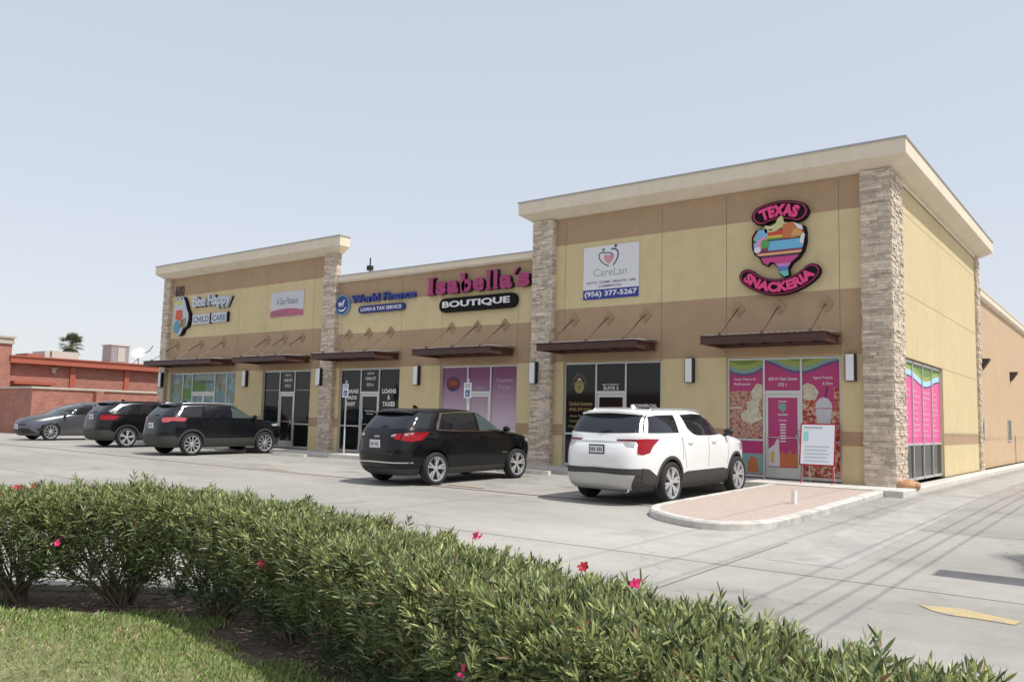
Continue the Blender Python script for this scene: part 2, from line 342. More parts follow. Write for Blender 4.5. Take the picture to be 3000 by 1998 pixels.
straight('cornice',-19.64,-10.41,[(0,6.34),(.05,6.34),(.12,6.40),(.12,6.575),(.14,6.575),(.14,6.61),(-.3,6.62),(-.3,6.1)],[M_CRM,M_CAP],6.575)
mb=MB(); pr=[(0,6.14),(.06,6.14),(.14,6.22),(.14,6.44),(.16,6.44),(.16,6.48),(-.3,6.49)]; n=len(pr)
mb.add([(XR+o,12.9,z) for o,z in pr]+[(XR+o,46,z) for o,z in pr],[(i,i+1,n+i+1,n+i) for i in range(n-1)]); mb.build('cornice',M_CRM,PL)
# stone piers, laid stone by stone
def stone_box(mb,x0,x1,y0,y1,z0,z1):
    """rows of random stones covering front (-y) and both sides of the box"""
    z=z0; rnd=random.random
    while z<z1-.01:
        h=min(random.choice([.05,.06,.075,.09]),z1-z)
        def row(a,b,fn):
            t=a
            while t<b-.01:
                L=min(.10+.30*rnd(),b-t)
                if b-(t+L)<.07: L=b-t
                fn(t,t+L,.008+.032*rnd()); t+=L
        row(x0,x1,lambda a,b,d: mb.box(a+.002,b-.002,y0-d,y0+.03,z+.002,z+h-.002))
        row(y0,y1,lambda a,b,d: mb.box(x1-.03,x1+d,a+.002,b-.002,z+.003,z+h-.003))
        row(y0,y1,lambda a,b,d: mb.box(x0-d,x0+.03,a+.002,b-.002,z+.003,z+h-.003))
        z+=h
    mb.box(x0+.01,x1-.01,y0+.01,y1-.005,z0,z1)
for (a,b,y0,y1,top) in [(-.66,-.0,-.15,1.0,7.50),(-10.41,-9.67,-.15,.2,7.50),(-20.34,-19.64,-.15,.05,7.47),(-31.78,-31.30,-.15,.5,7.47),(-.66,-.0,12.0,12.6,7.50)]:
    mb=MB(); stone_box(mb,a,b,y0,y1,0,top); mb.build('stone_pier',M_STONE,PL)
# ---------------------------------------------------------------- storefronts
FY=.06   # frame plane
M_PINK=mat('film_pink',s2l((176,52,112)),.35); M_LILAC=mat('film_lilac',s2l((142,88,132)),.3); M_LETT=mat('white_lettering',(.72,.72,.70),.5)
def grad_mat(name,c0,c1,z0,z1,rough=.3):
    m=mat(name,c0,rough); n=m.node_tree; b=n.nodes['Principled BSDF']; tc=n.nodes.new('ShaderNodeTexCoord'); sx=n.nodes.new('ShaderNodeSeparateXYZ'); mr=n.nodes.new('ShaderNodeMapRange'); mx=n.nodes.new('ShaderNodeMix'); mx.data_type='RGBA'
    n.links.new(tc.outputs['Object'],sx.inputs[0]); n.links.new(sx.outputs[2],mr.inputs[0]); mr.inputs[1].default_value=z0; mr.inputs[2].default_value=z1; n.links.new(mr.outputs[0],mx.inputs[0])
    mx.inputs[6].default_value=(*c0,1); mx.inputs[7].default_value=(*c1,1); n.links.new(mx.outputs[2],b.inputs['Base Color']); return m
M_ISA=grad_mat('boutique_film',s2l((196,176,190)),s2l((122,62,106)),1.3,2.7)
def food_mat(name,cols,scale,seed):
    m=mat(name,(.5,.2,.2),.35); n=m.node_tree; b=n.nodes['Principled BSDF']; tc=n.nodes.new('ShaderNodeTexCoord'); mp=n.nodes.new('ShaderNodeMapping'); mp.inputs['Location'].default_value=(seed,seed*2.3,seed*.7)
    nz=n.nodes.new('ShaderNodeTexNoise'); nz.inputs['Scale'].default_value=scale; nz.inputs['Detail'].default_value=4; nz.inputs['Distortion'].default_value=.2
    v=n.nodes.new('ShaderNodeTexVoronoi'); v.inputs['Scale'].default_value=scale*1.7; ad=n.nodes.new('ShaderNodeMath'); ad.operation='MULTIPLY_ADD'; ad.inputs[1].default_value=.35
    cr=n.nodes.new('ShaderNodeValToRGB'); e=cr.color_ramp.elements
    while len(e)<len(cols): e.new(.5)
    for i,c in enumerate(cols): e[i].position=.30+.5*i/(len(cols)-1); e[i].color=(*s2l(c),1)
    n.links.new(tc.outputs['Object'],mp.inputs[0]); n.links.new(mp.outputs[0],nz.inputs[0]); n.links.new(mp.outputs[0],v.inputs[0]); n.links.new(v.outputs[0],ad.inputs[0]); n.links.new(nz.outputs[0],ad.inputs[2]); n.links.new(ad.outputs[0],cr.inputs[0]); n.links.new(cr.outputs[0],b.inputs['Base Color']); return m
M_FOOD=food_mat('snack_photo_film',[(60,24,34),(132,40,58),(150,62,62),(176,120,96),(190,170,140),(150,50,80)],11,1.3)
M_FOOD2=food_mat('drink_photo_film',[(40,30,30),(110,44,44),(160,44,52),(176,92,60),(196,176,150)],10,4.1)
M_KID=food_mat('daycare_photo_film',[(60,95,70),(84,130,62),(120,150,90),(110,145,150),(150,160,170),(100,150,160),(140,130,100)],1.3,7.7)
def pane(f,x0,x1,z0,z1,m=None,y=None,name='window_pane'):
    y=FY+.035 if y is None else y
    mb=MB(); mb.box(x0,x1,y,y+.012,z0,z1); return mb.build(name,m or M_GLASS,f)
SFS=[]
def storefront(i,double=False,film=None,doorfilm=None):
    (x0,x1),(m1,m2)=OPEN[i],MULL[i]; w=.05; fy0,fy1=FY,FY+.10
    mb=MB(); B=lambda a,b,c,d: mb.box(a,b,fy0,fy1,c,d)
    B(x0,x0+w,0,OT-.01); B(x1-w,x1,0,OT-.01); B(x0+w,x1-w,OT-.06,OT-.01)
    B(m1-w/2,m1+w/2,0,OT-.06); B(m2-w/2,m2+w/2,0,OT-.06); B(m1+w/2,m2-w/2,2.14,2.23)
    ex=[]
    lites=[(x0+w,m1-w/2),(m2+w/2,x1-w)]
    if i==5:
        B(-30.08,-30.03,0,OT-.06); B(-26.72,-26.67,0,OT-.06); lites=[(x0+w,-30.08),(-30.03,m1-w/2),(m2+w/2,-26.72),(-26.67,x1-w)]
    for a,b in lites: B(a,b,.03,.10); B(a,b,.945,.995)
    fr=mb.build('storefront_frame',M_ALU,PL)
    for a,b in lites:
        pane(fr,a,b,.10,.945,film and film[0]); pane(fr,a,b,.995,OT-.06,film and film[1])
    pane(fr,m1+w/2,m2-w/2,2.23,OT-.06,film and film[2])
    # doors
    ds=[(m1+w/2+.005,m2-w/2-.005)] if not double else [(m1+w/2+.005,(m1+m2)/2-.003),((m1+m2)/2+.003,m2-w/2-.005)]
    doors=[]
    for k,(a,b) in enumerate(ds):
        mb=MB(); s=.07; D=lambda p,q,r,t: mb.box(p,q,FY+.02,FY+.065,r,t)
        D(a,a+s,.03,2.135); D(b-s,b,.03,2.135); D(a+s,b-s,.03,.30); D(a+s,b-s,2.05,2.135)
        d=mb.build('door',M_ALU,PL); doors.append((d,a+s,b-s))
        mb=MB(); mb.box(a+s,b-s,FY+.045,FY+.055,.30,2.05); mb.build('door_glass',doorfilm or M_GLASS,d)
        hx=b-.035 if (k==0) else a+.035
        mb=MB(); mb.tube([(hx,FY+.02,.95),(hx,FY-.06,.97),(hx-.05,FY-.06,1.10),(hx,FY-.06,1.23),(hx,FY+.02,1.25)],.014,6); mb.build('door_handle',M_ALU,d,smooth=True)
        mb=MB(); mb.tube([(a+s,FY-.0,1.03),(a+s,FY-.05,1.05),(b-s,FY-.05,1.05),(b-s,FY,1.03)],.012,6); mb.build('push_bar',M_ALU,d,smooth=True)
    SFS.append((fr,doors)); return fr,doors
GL=FY+.033 # lettering plane just before the panes
def letters(parent,rows,m=None,y=GL,name='window_lettering'):
    for r in rows:
        mb=MB(); put_text(mb,r[0],*r[1:5],y,bold=(r[5] if len(r)>5 else .01)); mb.build(name,m or M_LETT,parent,fix=False)
f1,d1=storefront(0,film=(M_PINK,M_PINK,M_PINK),doorfilm=M_PINK)
f2,d2=storefront(1); f3,d3=storefront(2,film=(M_ISA,M_ISA,M_ISA),doorfilm=M_ISA); f4,d4=storefront(3); f5,d5=storefront(4); f6,d6=storefront(5,double=True,film=(M_KID,M_KID,M_KID),doorfilm=M_KID)
# snack shop graphics
G1=FY+.031; M_GRN=C('film_green',(110,140,62)); M_LIME=C('film_lime',(150,168,88)); M_TEAL=C('film_teal',(124,160,152)); M_PUR=C('film_purple',(104,76,128)); M_CUP=C('film_cup_white',(196,196,200)); M_PUF=food_mat('whipped_photo',[(150,140,110),(190,185,155),(205,200,180)],9,2.2)
def wave(parent,x0,x1,ztop,fn,mats,th,plane='y',c=G1):
    n=20; mb=MB(); offs=[0]
    for t in th: offs.append(offs[-1]+t)
    for k in range(len(mats)):
        for j in range(n):
            a=x0+(x1-x0)*j/n; b=x0+(x1-x0)*(j+1)/n
            # layers downwards: layer k between z-bottom curves
            def zb(x,kk): return max(min(ztop,fn(x)+sum(th[kk+1:])),ztop-1.2)
            za0=ztop if k==0 else min(ztop,zb(a,k-1)); zb0=min(ztop,zb(a,k)); za1=ztop if k==0 else min(ztop,zb(b,k-1)); zb1=min(ztop,zb(b,k))
            P=(lambda x,z:(x,c,z)) if plane=='y' else (lambda x,z:(c,x,z))
            mb.quad(P(a,zb0),P(b,zb1),P(b,za1),P(a,za0),k)
    return mb.build('window_graphic',mats,parent,fix=False)
zt=OT-.06; wv=[M_GRN,M_LIME,M_TEAL,M_PUR]; th=[0,.13,.10,.07]
wave(f1,-4.08,-3.175,zt,lambda x: zt-.42+.30*((x+3.68)/.50)**2*.55,wv,th)
wave(f1,-3.125,-2.225,zt,lambda x: zt-.22-.14*math.sin((x+2.75)/.9*math.pi),wv,th)
wave(f1,-2.175,-1.27,zt,lambda x: zt-.40+.30*(1/(1+math.exp(-(x+1.75)*6))),wv,th)
mb=MB(); mb.box(-4.08,-3.175,G1,G1+.001,1.0,2.05,0); mb.box(-4.08,-3.45,G1,G1+.001,2.05,2.22,0)
pts=[(-3.78,1.62),(-3.60,1.75),(-3.62,1.95),(-3.45,2.0),(-3.5,2.2),(-3.35,2.42),(-3.2,2.38),(-3.2,2.1),(-3.28,1.95),(-3.30,1.75),(-3.2,1.5),(-3.5,1.38),(-3.72,1.45)]
mb.prism(pts,G1-.002,G1,1); mb.box(-4.07,-3.75,G1-.002,G1,1.76,1.80,2); mb.build('window_graphic',[M_FOOD,M_PUF,M_CUP],f1,fix=False)
mb=MB(); mb.box(-2.175,-1.27,G1,G1+.001,.10,1.72,0); mb.box(-2.175,-1.72,G1,G1+.001,1.72,2.02,0); mb.box(-1.42,-1.27,G1,G1+.001,1.72,2.3,0)
mb.prism([(-2.17,2.02),(-2.0,1.98),(-1.85,2.02),(-1.78,2.2),(-1.9,2.36),(-2.05,2.42),(-2.17,2.36)],G1-.002,G1,1)
mb.prism([(-1.80,1.30),(-1.52,1.30),(-1.46,1.78),(-1.86,1.78)],G1-.003,G1,2); mb.prism([(-1.87,1.80),(-1.45,1.80),(-1.48,1.93),(-1.56,2.03),(-1.66,2.07),(-1.76,2.03),(-1.84,1.93)],G1-.003,G1,2); mb.tube([(-1.62,G1-.003,2.05),(-1.57,G1-.003,2.32)],.012,5,3)
mb.build('window_graphic',[M_FOOD2,M_PUF,M_CUP,M_BLACK],f1,fix=False)
letters(f1,[('Snack, Postres &',-3.95,-3.38,2.49,2.56),('Refrescos',-3.95,-3.52,2.37,2.44),('600 N Main Street',-3.04,-2.30,2.49,2.57,.015),('STE 1',-2.79,-2.58,2.34,2.42,.015),('Aguas Frescas',-1.92,-1.44,2.50,2.58),('& More',-1.68,-1.44,2.37,2.44)],y=G1-.002)
mb=MB(); mb.prism([(-3.05,.32),(-2.76,.32),(-2.76,.5),(-2.78,1.02),(-2.84,1.0),(-2.9,.86),(-3.05,.75)],G1+.008,G1+.012,0); mb.prism([(-2.76,.32),(-2.27,.32),(-2.3,.72),(-2.42,.62),(-2.5,.76),(-2.6,.62),(-2.7,.72),(-2.76,.6)],G1+.008,G1+.012,1); mb.prism([(-3.0,.42),(-2.9,.42),(-2.9,.72),(-3.0,.66)],G1+.006,G1+.009,2)
mb.build('door_graphic',[M_CUP,C('film_orange',(186,104,60)),C('film_mustard',(200,165,70))],d1[0][0],fix=False)
mb=MB()
mb.box(-4.08,-3.175,G1,G1+.001,.12,.62,0); mb.prism([(-3.6,.15),(-3.3,.15),(-3.35,.5),(-3.5,.56),(-3.58,.4)],G1-.002,G1,1); mb.build('window_graphic',[M_TEAL,C('film_orange',(186,104,60))],f1,fix=False)
mb=MB(); put_text(mb,'TEXAS',-2.79,-2.58,1.93,1.98,G1+.006,0,.03); put_text(mb,'SNACKERIA',-2.80,-2.55,1.60,1.65,G1+.006,0,.03); put_text(mb,'HOURS',-2.78,-2.58,1.46,1.50,G1+.006,0,.02)
for k in range(7):
    m2=MB(); m2.box(-2.75+.01*(k%2),-2.60,G1+.006,G1+.007,1.36-.07*k,1.39-.07*k,0); m2.build('hours_line',M_LETT,d1[0][0],fix=False)
mb.prism([(-2.78,1.90),(-2.60,1.90),(-2.58,1.78),(-2.66,1.67),(-2.72,1.72),(-2.80,1.80)],G1+.005,G1+.007,1)
mb.build('door_lettering',[M_LETT,M_TEAL],d1[0][0],fix=False)
# carelan suite
M_GOLD=C('gold_lettering',(150,138,84)); M_GOLD2=C('gold_dark',(96,80,48))
letters(f2,[('600 N MAIN ST',-7.98,-7.42,2.39,2.44,.02),('SUITE 2',-7.95,-7.44,2.26,2.36,.03)])
letters(f2,[('COMMERCIAL',-6.98,-6.2,1.76,1.86,.03),('AUTO  HOME  LIFE',-7.0,-6.2,1.58,1.66,.02)])
mb=MB()
for k in range(26):
    t=2*math.pi*k/26; r0=.16; r1=.30+.03*math.sin(k*2.4)
    cx,cz=-8.78,2.50
    if -.3<math.sin(t)<2: mb.prism([(cx+r0*math.cos(t-.07),cz+r0*math.sin(t-.07)),(cx+r1*math.cos(t),cz+1.1*r1*math.sin(t)),(cx+r0*math.cos(t+.07),cz+r0*math.sin(t+.07))],GL-.002,GL,k%2)
mb.prism([(cx+.17*math.cos(a),cz-.14+.2*math.sin(a)) for a in [2*math.pi*k/18 for k in range(18)]],GL-.003,GL-.0025,0)
mb.prism([(-8.87,2.47),(-8.69,2.47),(-8.70,2.50),(-8.86,2.50)],GL-.004,GL-.003,1); mb.prism([(-8.84,2.36),(-8.72,2.36),(-8.78,2.29)],GL-.004,GL-.003,1); mb.prism([(-8.86,2.56),(-8.70,2.56),(-8.78,2.62)],GL-.004,GL-.003,2)
mb.build('window_graphic',[M_GOLD,M_GOLD2,M_LETT],f2,fix=False)
letters(f2,[('CareLan Insurance',-9.13,-8.32,1.80,1.92,.02),('(956) 377-5267',-9.13,-8.36,1.62,1.73,.02),('Auto Home',-9.1,-8.5,1.46,1.53),('Health Life',-9.1,-8.62,1.31,1.38),('Commercial',-9.15,-8.6,1.15,1.22)],M_GOLD)
# boutique
mb=MB(); el=lambda cx,cz,a,b,n=24:[(cx+a*math.cos(2*math.pi*k/n),cz+b*math.sin(2*math.pi*k/n)) for k in range(n)]
mb.prism(el(-13.78,2.47,.30,.24),GL-.002,GL,0); mb.prism(el(-13.78,2.49,.25,.17),GL-.004,GL-.002,1); put_text(mb,'OPEN',-13.95,-13.61,2.43,2.55,GL-.006,2,.03)
mb.build('open_sign',[C('sign_navy',(60,40,90)),C('sign_red',(120,42,40)),C('sign_orange',(170,84,60))],f3,fix=False)
M_LIL=C('pale_lilac_lettering',(176,158,178))
letters(f3,[('Custom',-11.94,-11.30,2.52,2.66,.01),('Shirts',-11.88,-11.38,2.30,2.44,.01),('Boutique',-11.94,-11.3,2.02,2.1)],M_LIL)
letters(f3,[('Isabella\'s',-12.85,-12.4,2.30,2.38,.01)],M_LIL)
# loan office
letters(f4,[('600 N',-17.98,-17.63,2.84,2.94,.02),('MAIN ST',-18.06,-17.52,2.64,2.76,.03),('STE 4',-17.99,-17.64,2.42,2.53,.03)])
letters(f4,[('LOANS',-17.17,-16.46,2.16,2.33,.04),('&',-16.89,-16.76,1.94,2.10,.04),('TAXES',-17.14,-16.5,1.70,1.87,.04)])
letters(f4,[('LOANS',-19.2,-18.42,2.16,2.32,.04),('MADE',-19.1,-18.5,1.94,2.08,.04),('EASY',-19.05,-18.55,1.70,1.85,.04)])
letters(d4[0][0],[('World Finance',-18.05,-17.5,1.50,1.56,.02),('956-555',-17.95,-17.6,1.40,1.45,.01)],y=FY+.042,name='door_lettering')
mb=MB(); mb.box(-18.22,-18.11,FY-.002,FY+.019,1.22,1.42); mb.build('notice_sticker',C('notice_blue',(150,175,190)),f4)
letters(f5,[('600 N',-22.74,-22.40,2.84,2.94,.03),('MAIN ST',-22.82,-22.28,2.62,2.75,.04),('STE 5',-22.74,-22.38,2.40,2.52,.04)])
M_REFLGREY=mat('reflection_grey',(.45,.44,.42),.5,.5)
mb=MB(); mb.box(-24.04,-23.06,GL-.002,GL,2.28,2.30); mb.box(-22.06,-21.12,GL-.002,GL,2.28,2.30); mb.build('awning_reflection',M_REFLGREY,f5)  # thin grey strips paint an awning's reflection across the sidelight glass
# day care poster shapes
mb=MB(); mb.box(-29.25,-28.3,GL-.0005,GL,2.28,2.75,0); mb.box(-28.9,-27.7,GL-.001,GL-.0006,2.62,2.70,1); mb.box(-28.7,-27.7,GL-.001,GL-.0006,2.78,2.95,2); mb.prism(el(-27.2,2.0,.16,.28),GL-.002,GL,3); mb.box(-30.0,-29.4,GL-.001,GL,1.9,2.4,0); mb.prism(el(-30.6,2.7,.2,.14),GL-.002,GL,2); mb.prism(el(-27.2,2.45,.12,.2),GL-.002,GL,4)
mb.build('window_graphic',[C('film_kelly',(98,142,66)),C('film_grey_violet',(100,96,110)),C('film_mist',(160,176,176)),C('film_sky',(96,150,166)),C('film_tan',(150,124,70))],f6,fix=False)
# side window with menu film
mb=MB(); X0=XS-.14; X1=XS-.06; w=.055
for y in (YW[0],2.345,3.53,4.71,YW[1]-w): mb.box(X0,X1,y,y+w,.05,OT)
mb.box(X0,X1,YW[0]+w,YW[1]-w,OT-.06,OT); mb.box(X0,X1,YW[0]+w,YW[1]-w,.93,.98); mb.box(X0,X1,YW[0]+w,YW[1]-w,.05,.11)
sw=mb.build('storefront_frame',M_ALU,PL)
M_MENU=C('film_menu_pink',(226,96,152))
wx=X1-.035
for k,a in enumerate((YW[0]+w,2.40,3.585,4.765)):
    b=[2.345,3.53,4.71,YW[1]-w][k]
    mb=MB(); mb.box(wx-.01,wx,a,b,.98,OT-.06); mb.build('window_pane',M_MENU,sw); mb=MB(); mb.box(wx-.01,wx,a,b,.11,.93); mb.build('window_pane',M_GLASS,sw)
    wave(sw,a,b,OT-.06,lambda y: OT-.52+.11*math.sin((y-1)*1.6),[M_GRN,M_LIME,C('film_pale_blue',(180,215,235)),M_PUR],[0,.12,.14,.05],'x',wx+.002)
    mb=MB(); rr=random.Random(k)
    for j in range(9): 
        z=2.30-.145*j; put_text(mb,['SNACKS','Tostitos preparados','Elote en vaso','Mangonada','Raspas','Nachos','Chamoyada','Frutas','Fresas con crema'][(j+2*k)%9],a+.12,a+.12+.35+.5*rr.random(),z,z+.07,wx+.004,0,.02,plane='x')
    mb.build('window_lettering',C('menu_pale',(245,190,215)),sw,fix=False)
# rear windows, lamps, pipe on the tan wall
M_BRZ=mat('bronze_metal',(.06,.045,.035),.5)
for y in (12.85,20.2):
    mb=MB(); mb.box(XR-.05,XR+.012,y,y+.9,1.0,1.85,0); o=mb.build('window',M_GLASS,PL); mb=MB(); mb.box(XR,XR+.04,y-.05,y+.95,.95,1.0); mb.box(XR,XR+.03,y-.05,y,1.0,1.85); mb.box(XR,XR+.03,y+.9,y+.95,1.0,1.85); mb.box(XR,XR+.03,y+.42,y+.47,1.0,1.85); mb.build('window_frame',M_ALU,o)
mb=MB(); mb.tube([(XR+.03,22.4,0),(XR+.03,22.4,1.2)],.02,6); mb.build('downpipe',M_TAN,PL)
for k,(y,lb) in enumerate(((13.6,'nearer dark wedge wall light high on the tan rear wall'),(21.5,'farther dark wedge wall light high on the tan rear wall'))):
    t=empty('wedge_wall_light',(XR,y,3.75),0,lb,'wall light','wedge lights on the tan rear wall')
    mb=MB(); mb.prism([(0,.22),(.30,.22),(.30,.17),(.06,-.18),(0,-.18)],-.16,.16,axis='y'); mb.build('housing',M_BRZ,t)
    mb=MB(); mb.quad((.29,-.14,.155),(.29,.14,.155),(.07,.14,-.155),(.07,-.14,-.155)); mb.build('lens',M_LENS,t)
# ---------------------------------------------------------------- canopies
def canopy(x0,x1,rods,label,zo=0):
    t=empty('steel_awning',((x0+x1)/2,0,3.4+zo),0,label,'awning','rust brown steel awnings hung over the storefronts')
    L=(x1-x0)/2; yf=-1.25
    def c_beam(mb,axis,a,b,pos,z0,z1,out):   # C channel: web + flanges, opening outward
        if axis=='x':
            mb.box(a,b,pos,pos+.015,z0,z1); mb.box(a,b,pos+.015*0,pos+.07*out,z1-.014,z1); mb.box(a,b,pos,pos+.07*out,z0,z0+.014)
        else:
            mb.box(pos,pos+.012*-out,a,b,z0,z1); mb.box(pos,pos+.065*out,a,b,z1-.014,z1); mb.box(pos,pos+.065*out,a,b,z0,z0+.014)
    mb=MB(); c_beam(mb,'x',-L,L,yf,-.06,.15,-1); mb.build('front_beam',M_CANOPY,t)
    for sx in (-1,1):
        mb=MB(); c_beam(mb,'y',yf+.016,-.02,sx*(L-.07),-.06,.15,sx); mb.build('side_beam',M_CANOPY,t)
    mb=MB(); mb.box(-L+.09,L-.09,-.07,-.02,-.06,.15)
    for k in range(1,5): 
        x=-L+2*L*k/5; mb.box(x-.025,x+.025,yf+.02,-.07,.0,.12)
    mb.build('rafter',M_CANOPY,t)
    # deck: light ribbed sheet falling from the wall to the front
    mb=MB(); n=int(2*L/.075)
    for k in range(n):
        a=-L-.015+(2*L+.03)*k/n; b=-L-.015+(2*L+.03)*(k+1)/n; dz=.012 if k%2 else 0
        zf,zb=.153+dz,.235+dz
        mb.add([(a,yf-.05,zf),(b,yf-.05,zf),(b,-.005,zb),(a,-.005,zb),(a,yf-.05,zf+.004),(b,yf-.05,zf+.004),(b,-.005,zb+.004),(a,-.005,zb+.004)],[(0,1,2,3),(7,6,5,4),(0,4,5,1),(1,5,6,2),(3,7,4,0)])
    mb.build('deck',M_DECK,t)
    for x in rods:
        xl=x-(x0+x1)/2
        mb=MB(); mb.tube([(xl,yf+.04,.16),(xl,-.05,.97)],.016,6); mb.box(xl-.02,xl+.02,yf-.01,yf+.1,.13,.22); r=mb.build('tie_rod',M_CANOPY,t)
        mb=MB(); mb.prism([(xl,.75),(xl+.19,.95),(xl,1.15),(xl-.19,.95)],-.035,-.004); mb.box(xl-.02,xl+.02,-.10,-.02,.90,1.0); mb.build('wall_plate',M_PLATE,r)
M_PLATE=mat('painted_steel_plate',(.36,.245,.145),.8)
canopy(-4.30,-1.19,(-3.80,-2.72,-1.55),'brown steel awning with three rods over the pink snack shop front')
canopy(-9.42,-6.15,(-8.95,-7.75,-6.55),'brown steel awning with three rods over the dark suite beside the big stone pier')
canopy(-14.45,-11.15,(-13.85,-12.72,-11.58),'brown steel awning with three rods over the lilac boutique window')
canopy(-19.55,-16.25,(-18.95,-17.88,-16.75),'brown steel awning with three rods over the loan office, next to the middle pier')
canopy(-24.4,-21.1,(-23.9,-22.8,-21.7),'brown steel awning with three rods below the small pink and white banner')
canopy(-31.2,-26.0,(-30.6,-28.7,-27.0),'widest brown steel awning, at the far left over the day care windows')
# ---------------------------------------------------------------- wall lamps
def lamp(x,y,label):
    t=empty('wall_lamp',(x,y,2.77),0,label,'wall lamp','tall black and white wall lamps')
    mb=MB(); mb.box(-.125,-.10,-.12,0,-.33,.33); mb.box(.10,.125,-.12,0,-.33,.33); mb.box(-.10,.10,-.12,0,-.33,-.305); mb.box(-.10,.10,-.12,0,.305,.33); mb.box(-.10,.10,-.02,0,-.305,.305); mb.build('housing',M_BLACK,t)
    mb=MB(); mb.box(-.098,.085,-.145,-.022,-.315,.318); mb.build('diffuser',M_LENS,t)
for x,y,l in [(-.97,0,'wall lamp between the pink storefront and the corner stone pier'),(-5.15,0,'wall lamp on the plain beige wall between the pink and the dark storefronts'),(-10.24,-.18,'wall lamp mounted on the tall stone pier right of the boutique'),
  (-15.34,0,'wall lamp between the loan office and the lilac boutique windows'),(-20.28,-.18,'wall lamp mounted on the stone pier left of the loan office'),(-25.2,0,'wall lamp between the day care windows and the dark glass entrance'),(-31.42,-.18,'wall lamp mounted on the far left stone pier')]: lamp(x,y,l)
# ---------------------------------------------------------------- signs
P3=lambda cx,cz,a,b,n=40,t0=0,t1=2*math.pi:[(cx+a*math.cos(t0+(t1-t0)*k/n),cz+b*math.sin(t0+(t1-t0)*k/n)) for k in range(n)]
def sign(name,x,z,label,y=0,cat='sign'): return empty(name,(x,y,z),0,label,cat)
M_SPINK=C('sign_pink',(228,66,132),.4); M_SBLK=mat('sign_black',(.010,.009,.010),.8,spec=.2); M_SWHT=C('sign_white',(222,222,225),.4)
def child(mb,t,name,mats): 
    # mb in world coordinates, t at its location
    l=t.location; mb.v=[(v[0]-l.x,v[1]-l.y,v[2]-l.z) for v in mb.v]; return mb.build(name,mats,t,fix=True)
def arc_warp(cx,cz,r,a0,a1,h,up=True):
    def w(u,v):
        t=a0+(a1-a0)*u; rr=r+v*h if up else r-(1-v)*h*-1*-1
        rr=r+(v*h if up else (1-v)*h)
        return cx+rr*math.cos(t),cz+rr*math.sin(t)
    return w
def arc_board(cx,cz,r0,r1,a0,a1,n=18,cap=.06):
    h=(r1-r0)/2; rc=(r0+r1)/2; q=h*.55; dd=-1 if a1<a0 else 1; r=[]
    f=lambda rr,a:(cx+rr*math.cos(a),cz+rr*math.sin(a))
    for k in range(n+1): r.append(f(r1-(q*.25 if k in(0,n) else 0),a0+(a1-a0)*k/n))
    for k in range(1,4): r.append(f(rc+h*.75*math.cos(math.pi*k/4),a1+dd*.35*h/rc*math.sin(math.pi*k/4)*1.6))
    for k in range(n+1): r.append(f(r0+(q*.25 if k in(0,n) else 0),a1+(a0-a1)*k/n))
    for k in range(1,4): r.append(f(rc-h*.75*math.cos(math.pi*k/4),a0-dd*.35*h/rc*math.sin(math.pi*k/4)*1.6))
    return r
# -- snack shop sign
t=sign('snack_shop_sign',-2.70,5.85,'pink lettered snack shop sign with a striped state shaped blanket, right of the white banner')
def letters3(t,s,name,m,x0,x1,z0,z1,y,depth,bold,warp=None,shear=0):
    mb=MB(); put_text(mb,s,x0,x1,z0,z1,y,0,bold,depth,shear,warp); l=t.location; mb.v=[(v[0]-l.x,v[1]-l.y,v[2]-l.z) for v in mb.v]; return mb.build(name,m,t,fix=True)
cx,cz=-2.70,5.55
mb=MB(); mb.prism(arc_board(cx,cz,1.02,1.52,R(117),R(62)),-.16,-.02); bd=child(mb,t,'backing_board',M_SBLK)
mb=MB(); mb.prism(arc_board(cx,cz,1.05,1.49,R(116),R(63)),-.168,-.158); child(mb,t,'pink_rim',C('sign_rim',(170,40,90)))
mb=MB(); mb.prism(arc_board(cx,cz,1.075,1.465,R(114.5),R(64.5)),-.176,-.166); child(mb,t,'letter_field',M_SBLK)
letters3(t,'TEXAS','lettering',M_SPINK,0,1,0,1,-.178,.03,.06,arc_warp(cx,cz,1.10,R(112.5),R(66.5),.32))
cx2,cz2=-2.72,6.05
mb=MB(); mb.prism(arc_board(cx2,cz2,1.0,1.42,R(222),R(318)),-.16,-.02); child(mb,t,'backing_board',M_SBLK)
mb=MB(); mb.prism(arc_board(cx2,cz2,1.025,1.395,R(223),R(317)),-.168,-.158); child(mb,t,'pink_rim',MATS['sign_rim'])
mb=MB(); mb.prism(arc_board(cx2,cz2,1.05,1.37,R(224),R(316)),-.176,-.166); child(mb,t,'letter_field',M_SBLK)
letters3(t,'SNACKERIA','lettering',M_SPINK,0,1,0,1,-.178,.03,.055,arc_warp(cx2,cz2,1.08,R(226),R(314),.26,False))
ST=[(-3.42,6.20),(-3.32,6.36),(-3.10,6.42),(-3.10,6.50),(-2.95,6.46),(-2.80,6.52),(-2.70,6.72),(-2.62,6.70),(-2.55,6.52),(-2.38,6.50),(-2.22,6.40),(-2.05,6.34),(-2.02,6.18),(-2.02,5.95),(-2.08,5.72),(-2.20,5.55),(-2.38,5.42),(-2.46,5.28),(-2.44,5.08),(-2.56,5.05),(-2.68,5.16),(-2.74,5.34),(-2.84,5.46),(-2.95,5.48),(-3.02,5.40),(-3.14,5.46),(-3.22,5.62),(-3.36,5.74),(-3.42,5.90)]
mb=MB(); mb.prism(ST,-.16,-.02); child(mb,t,'backing_board',M_SBLK)
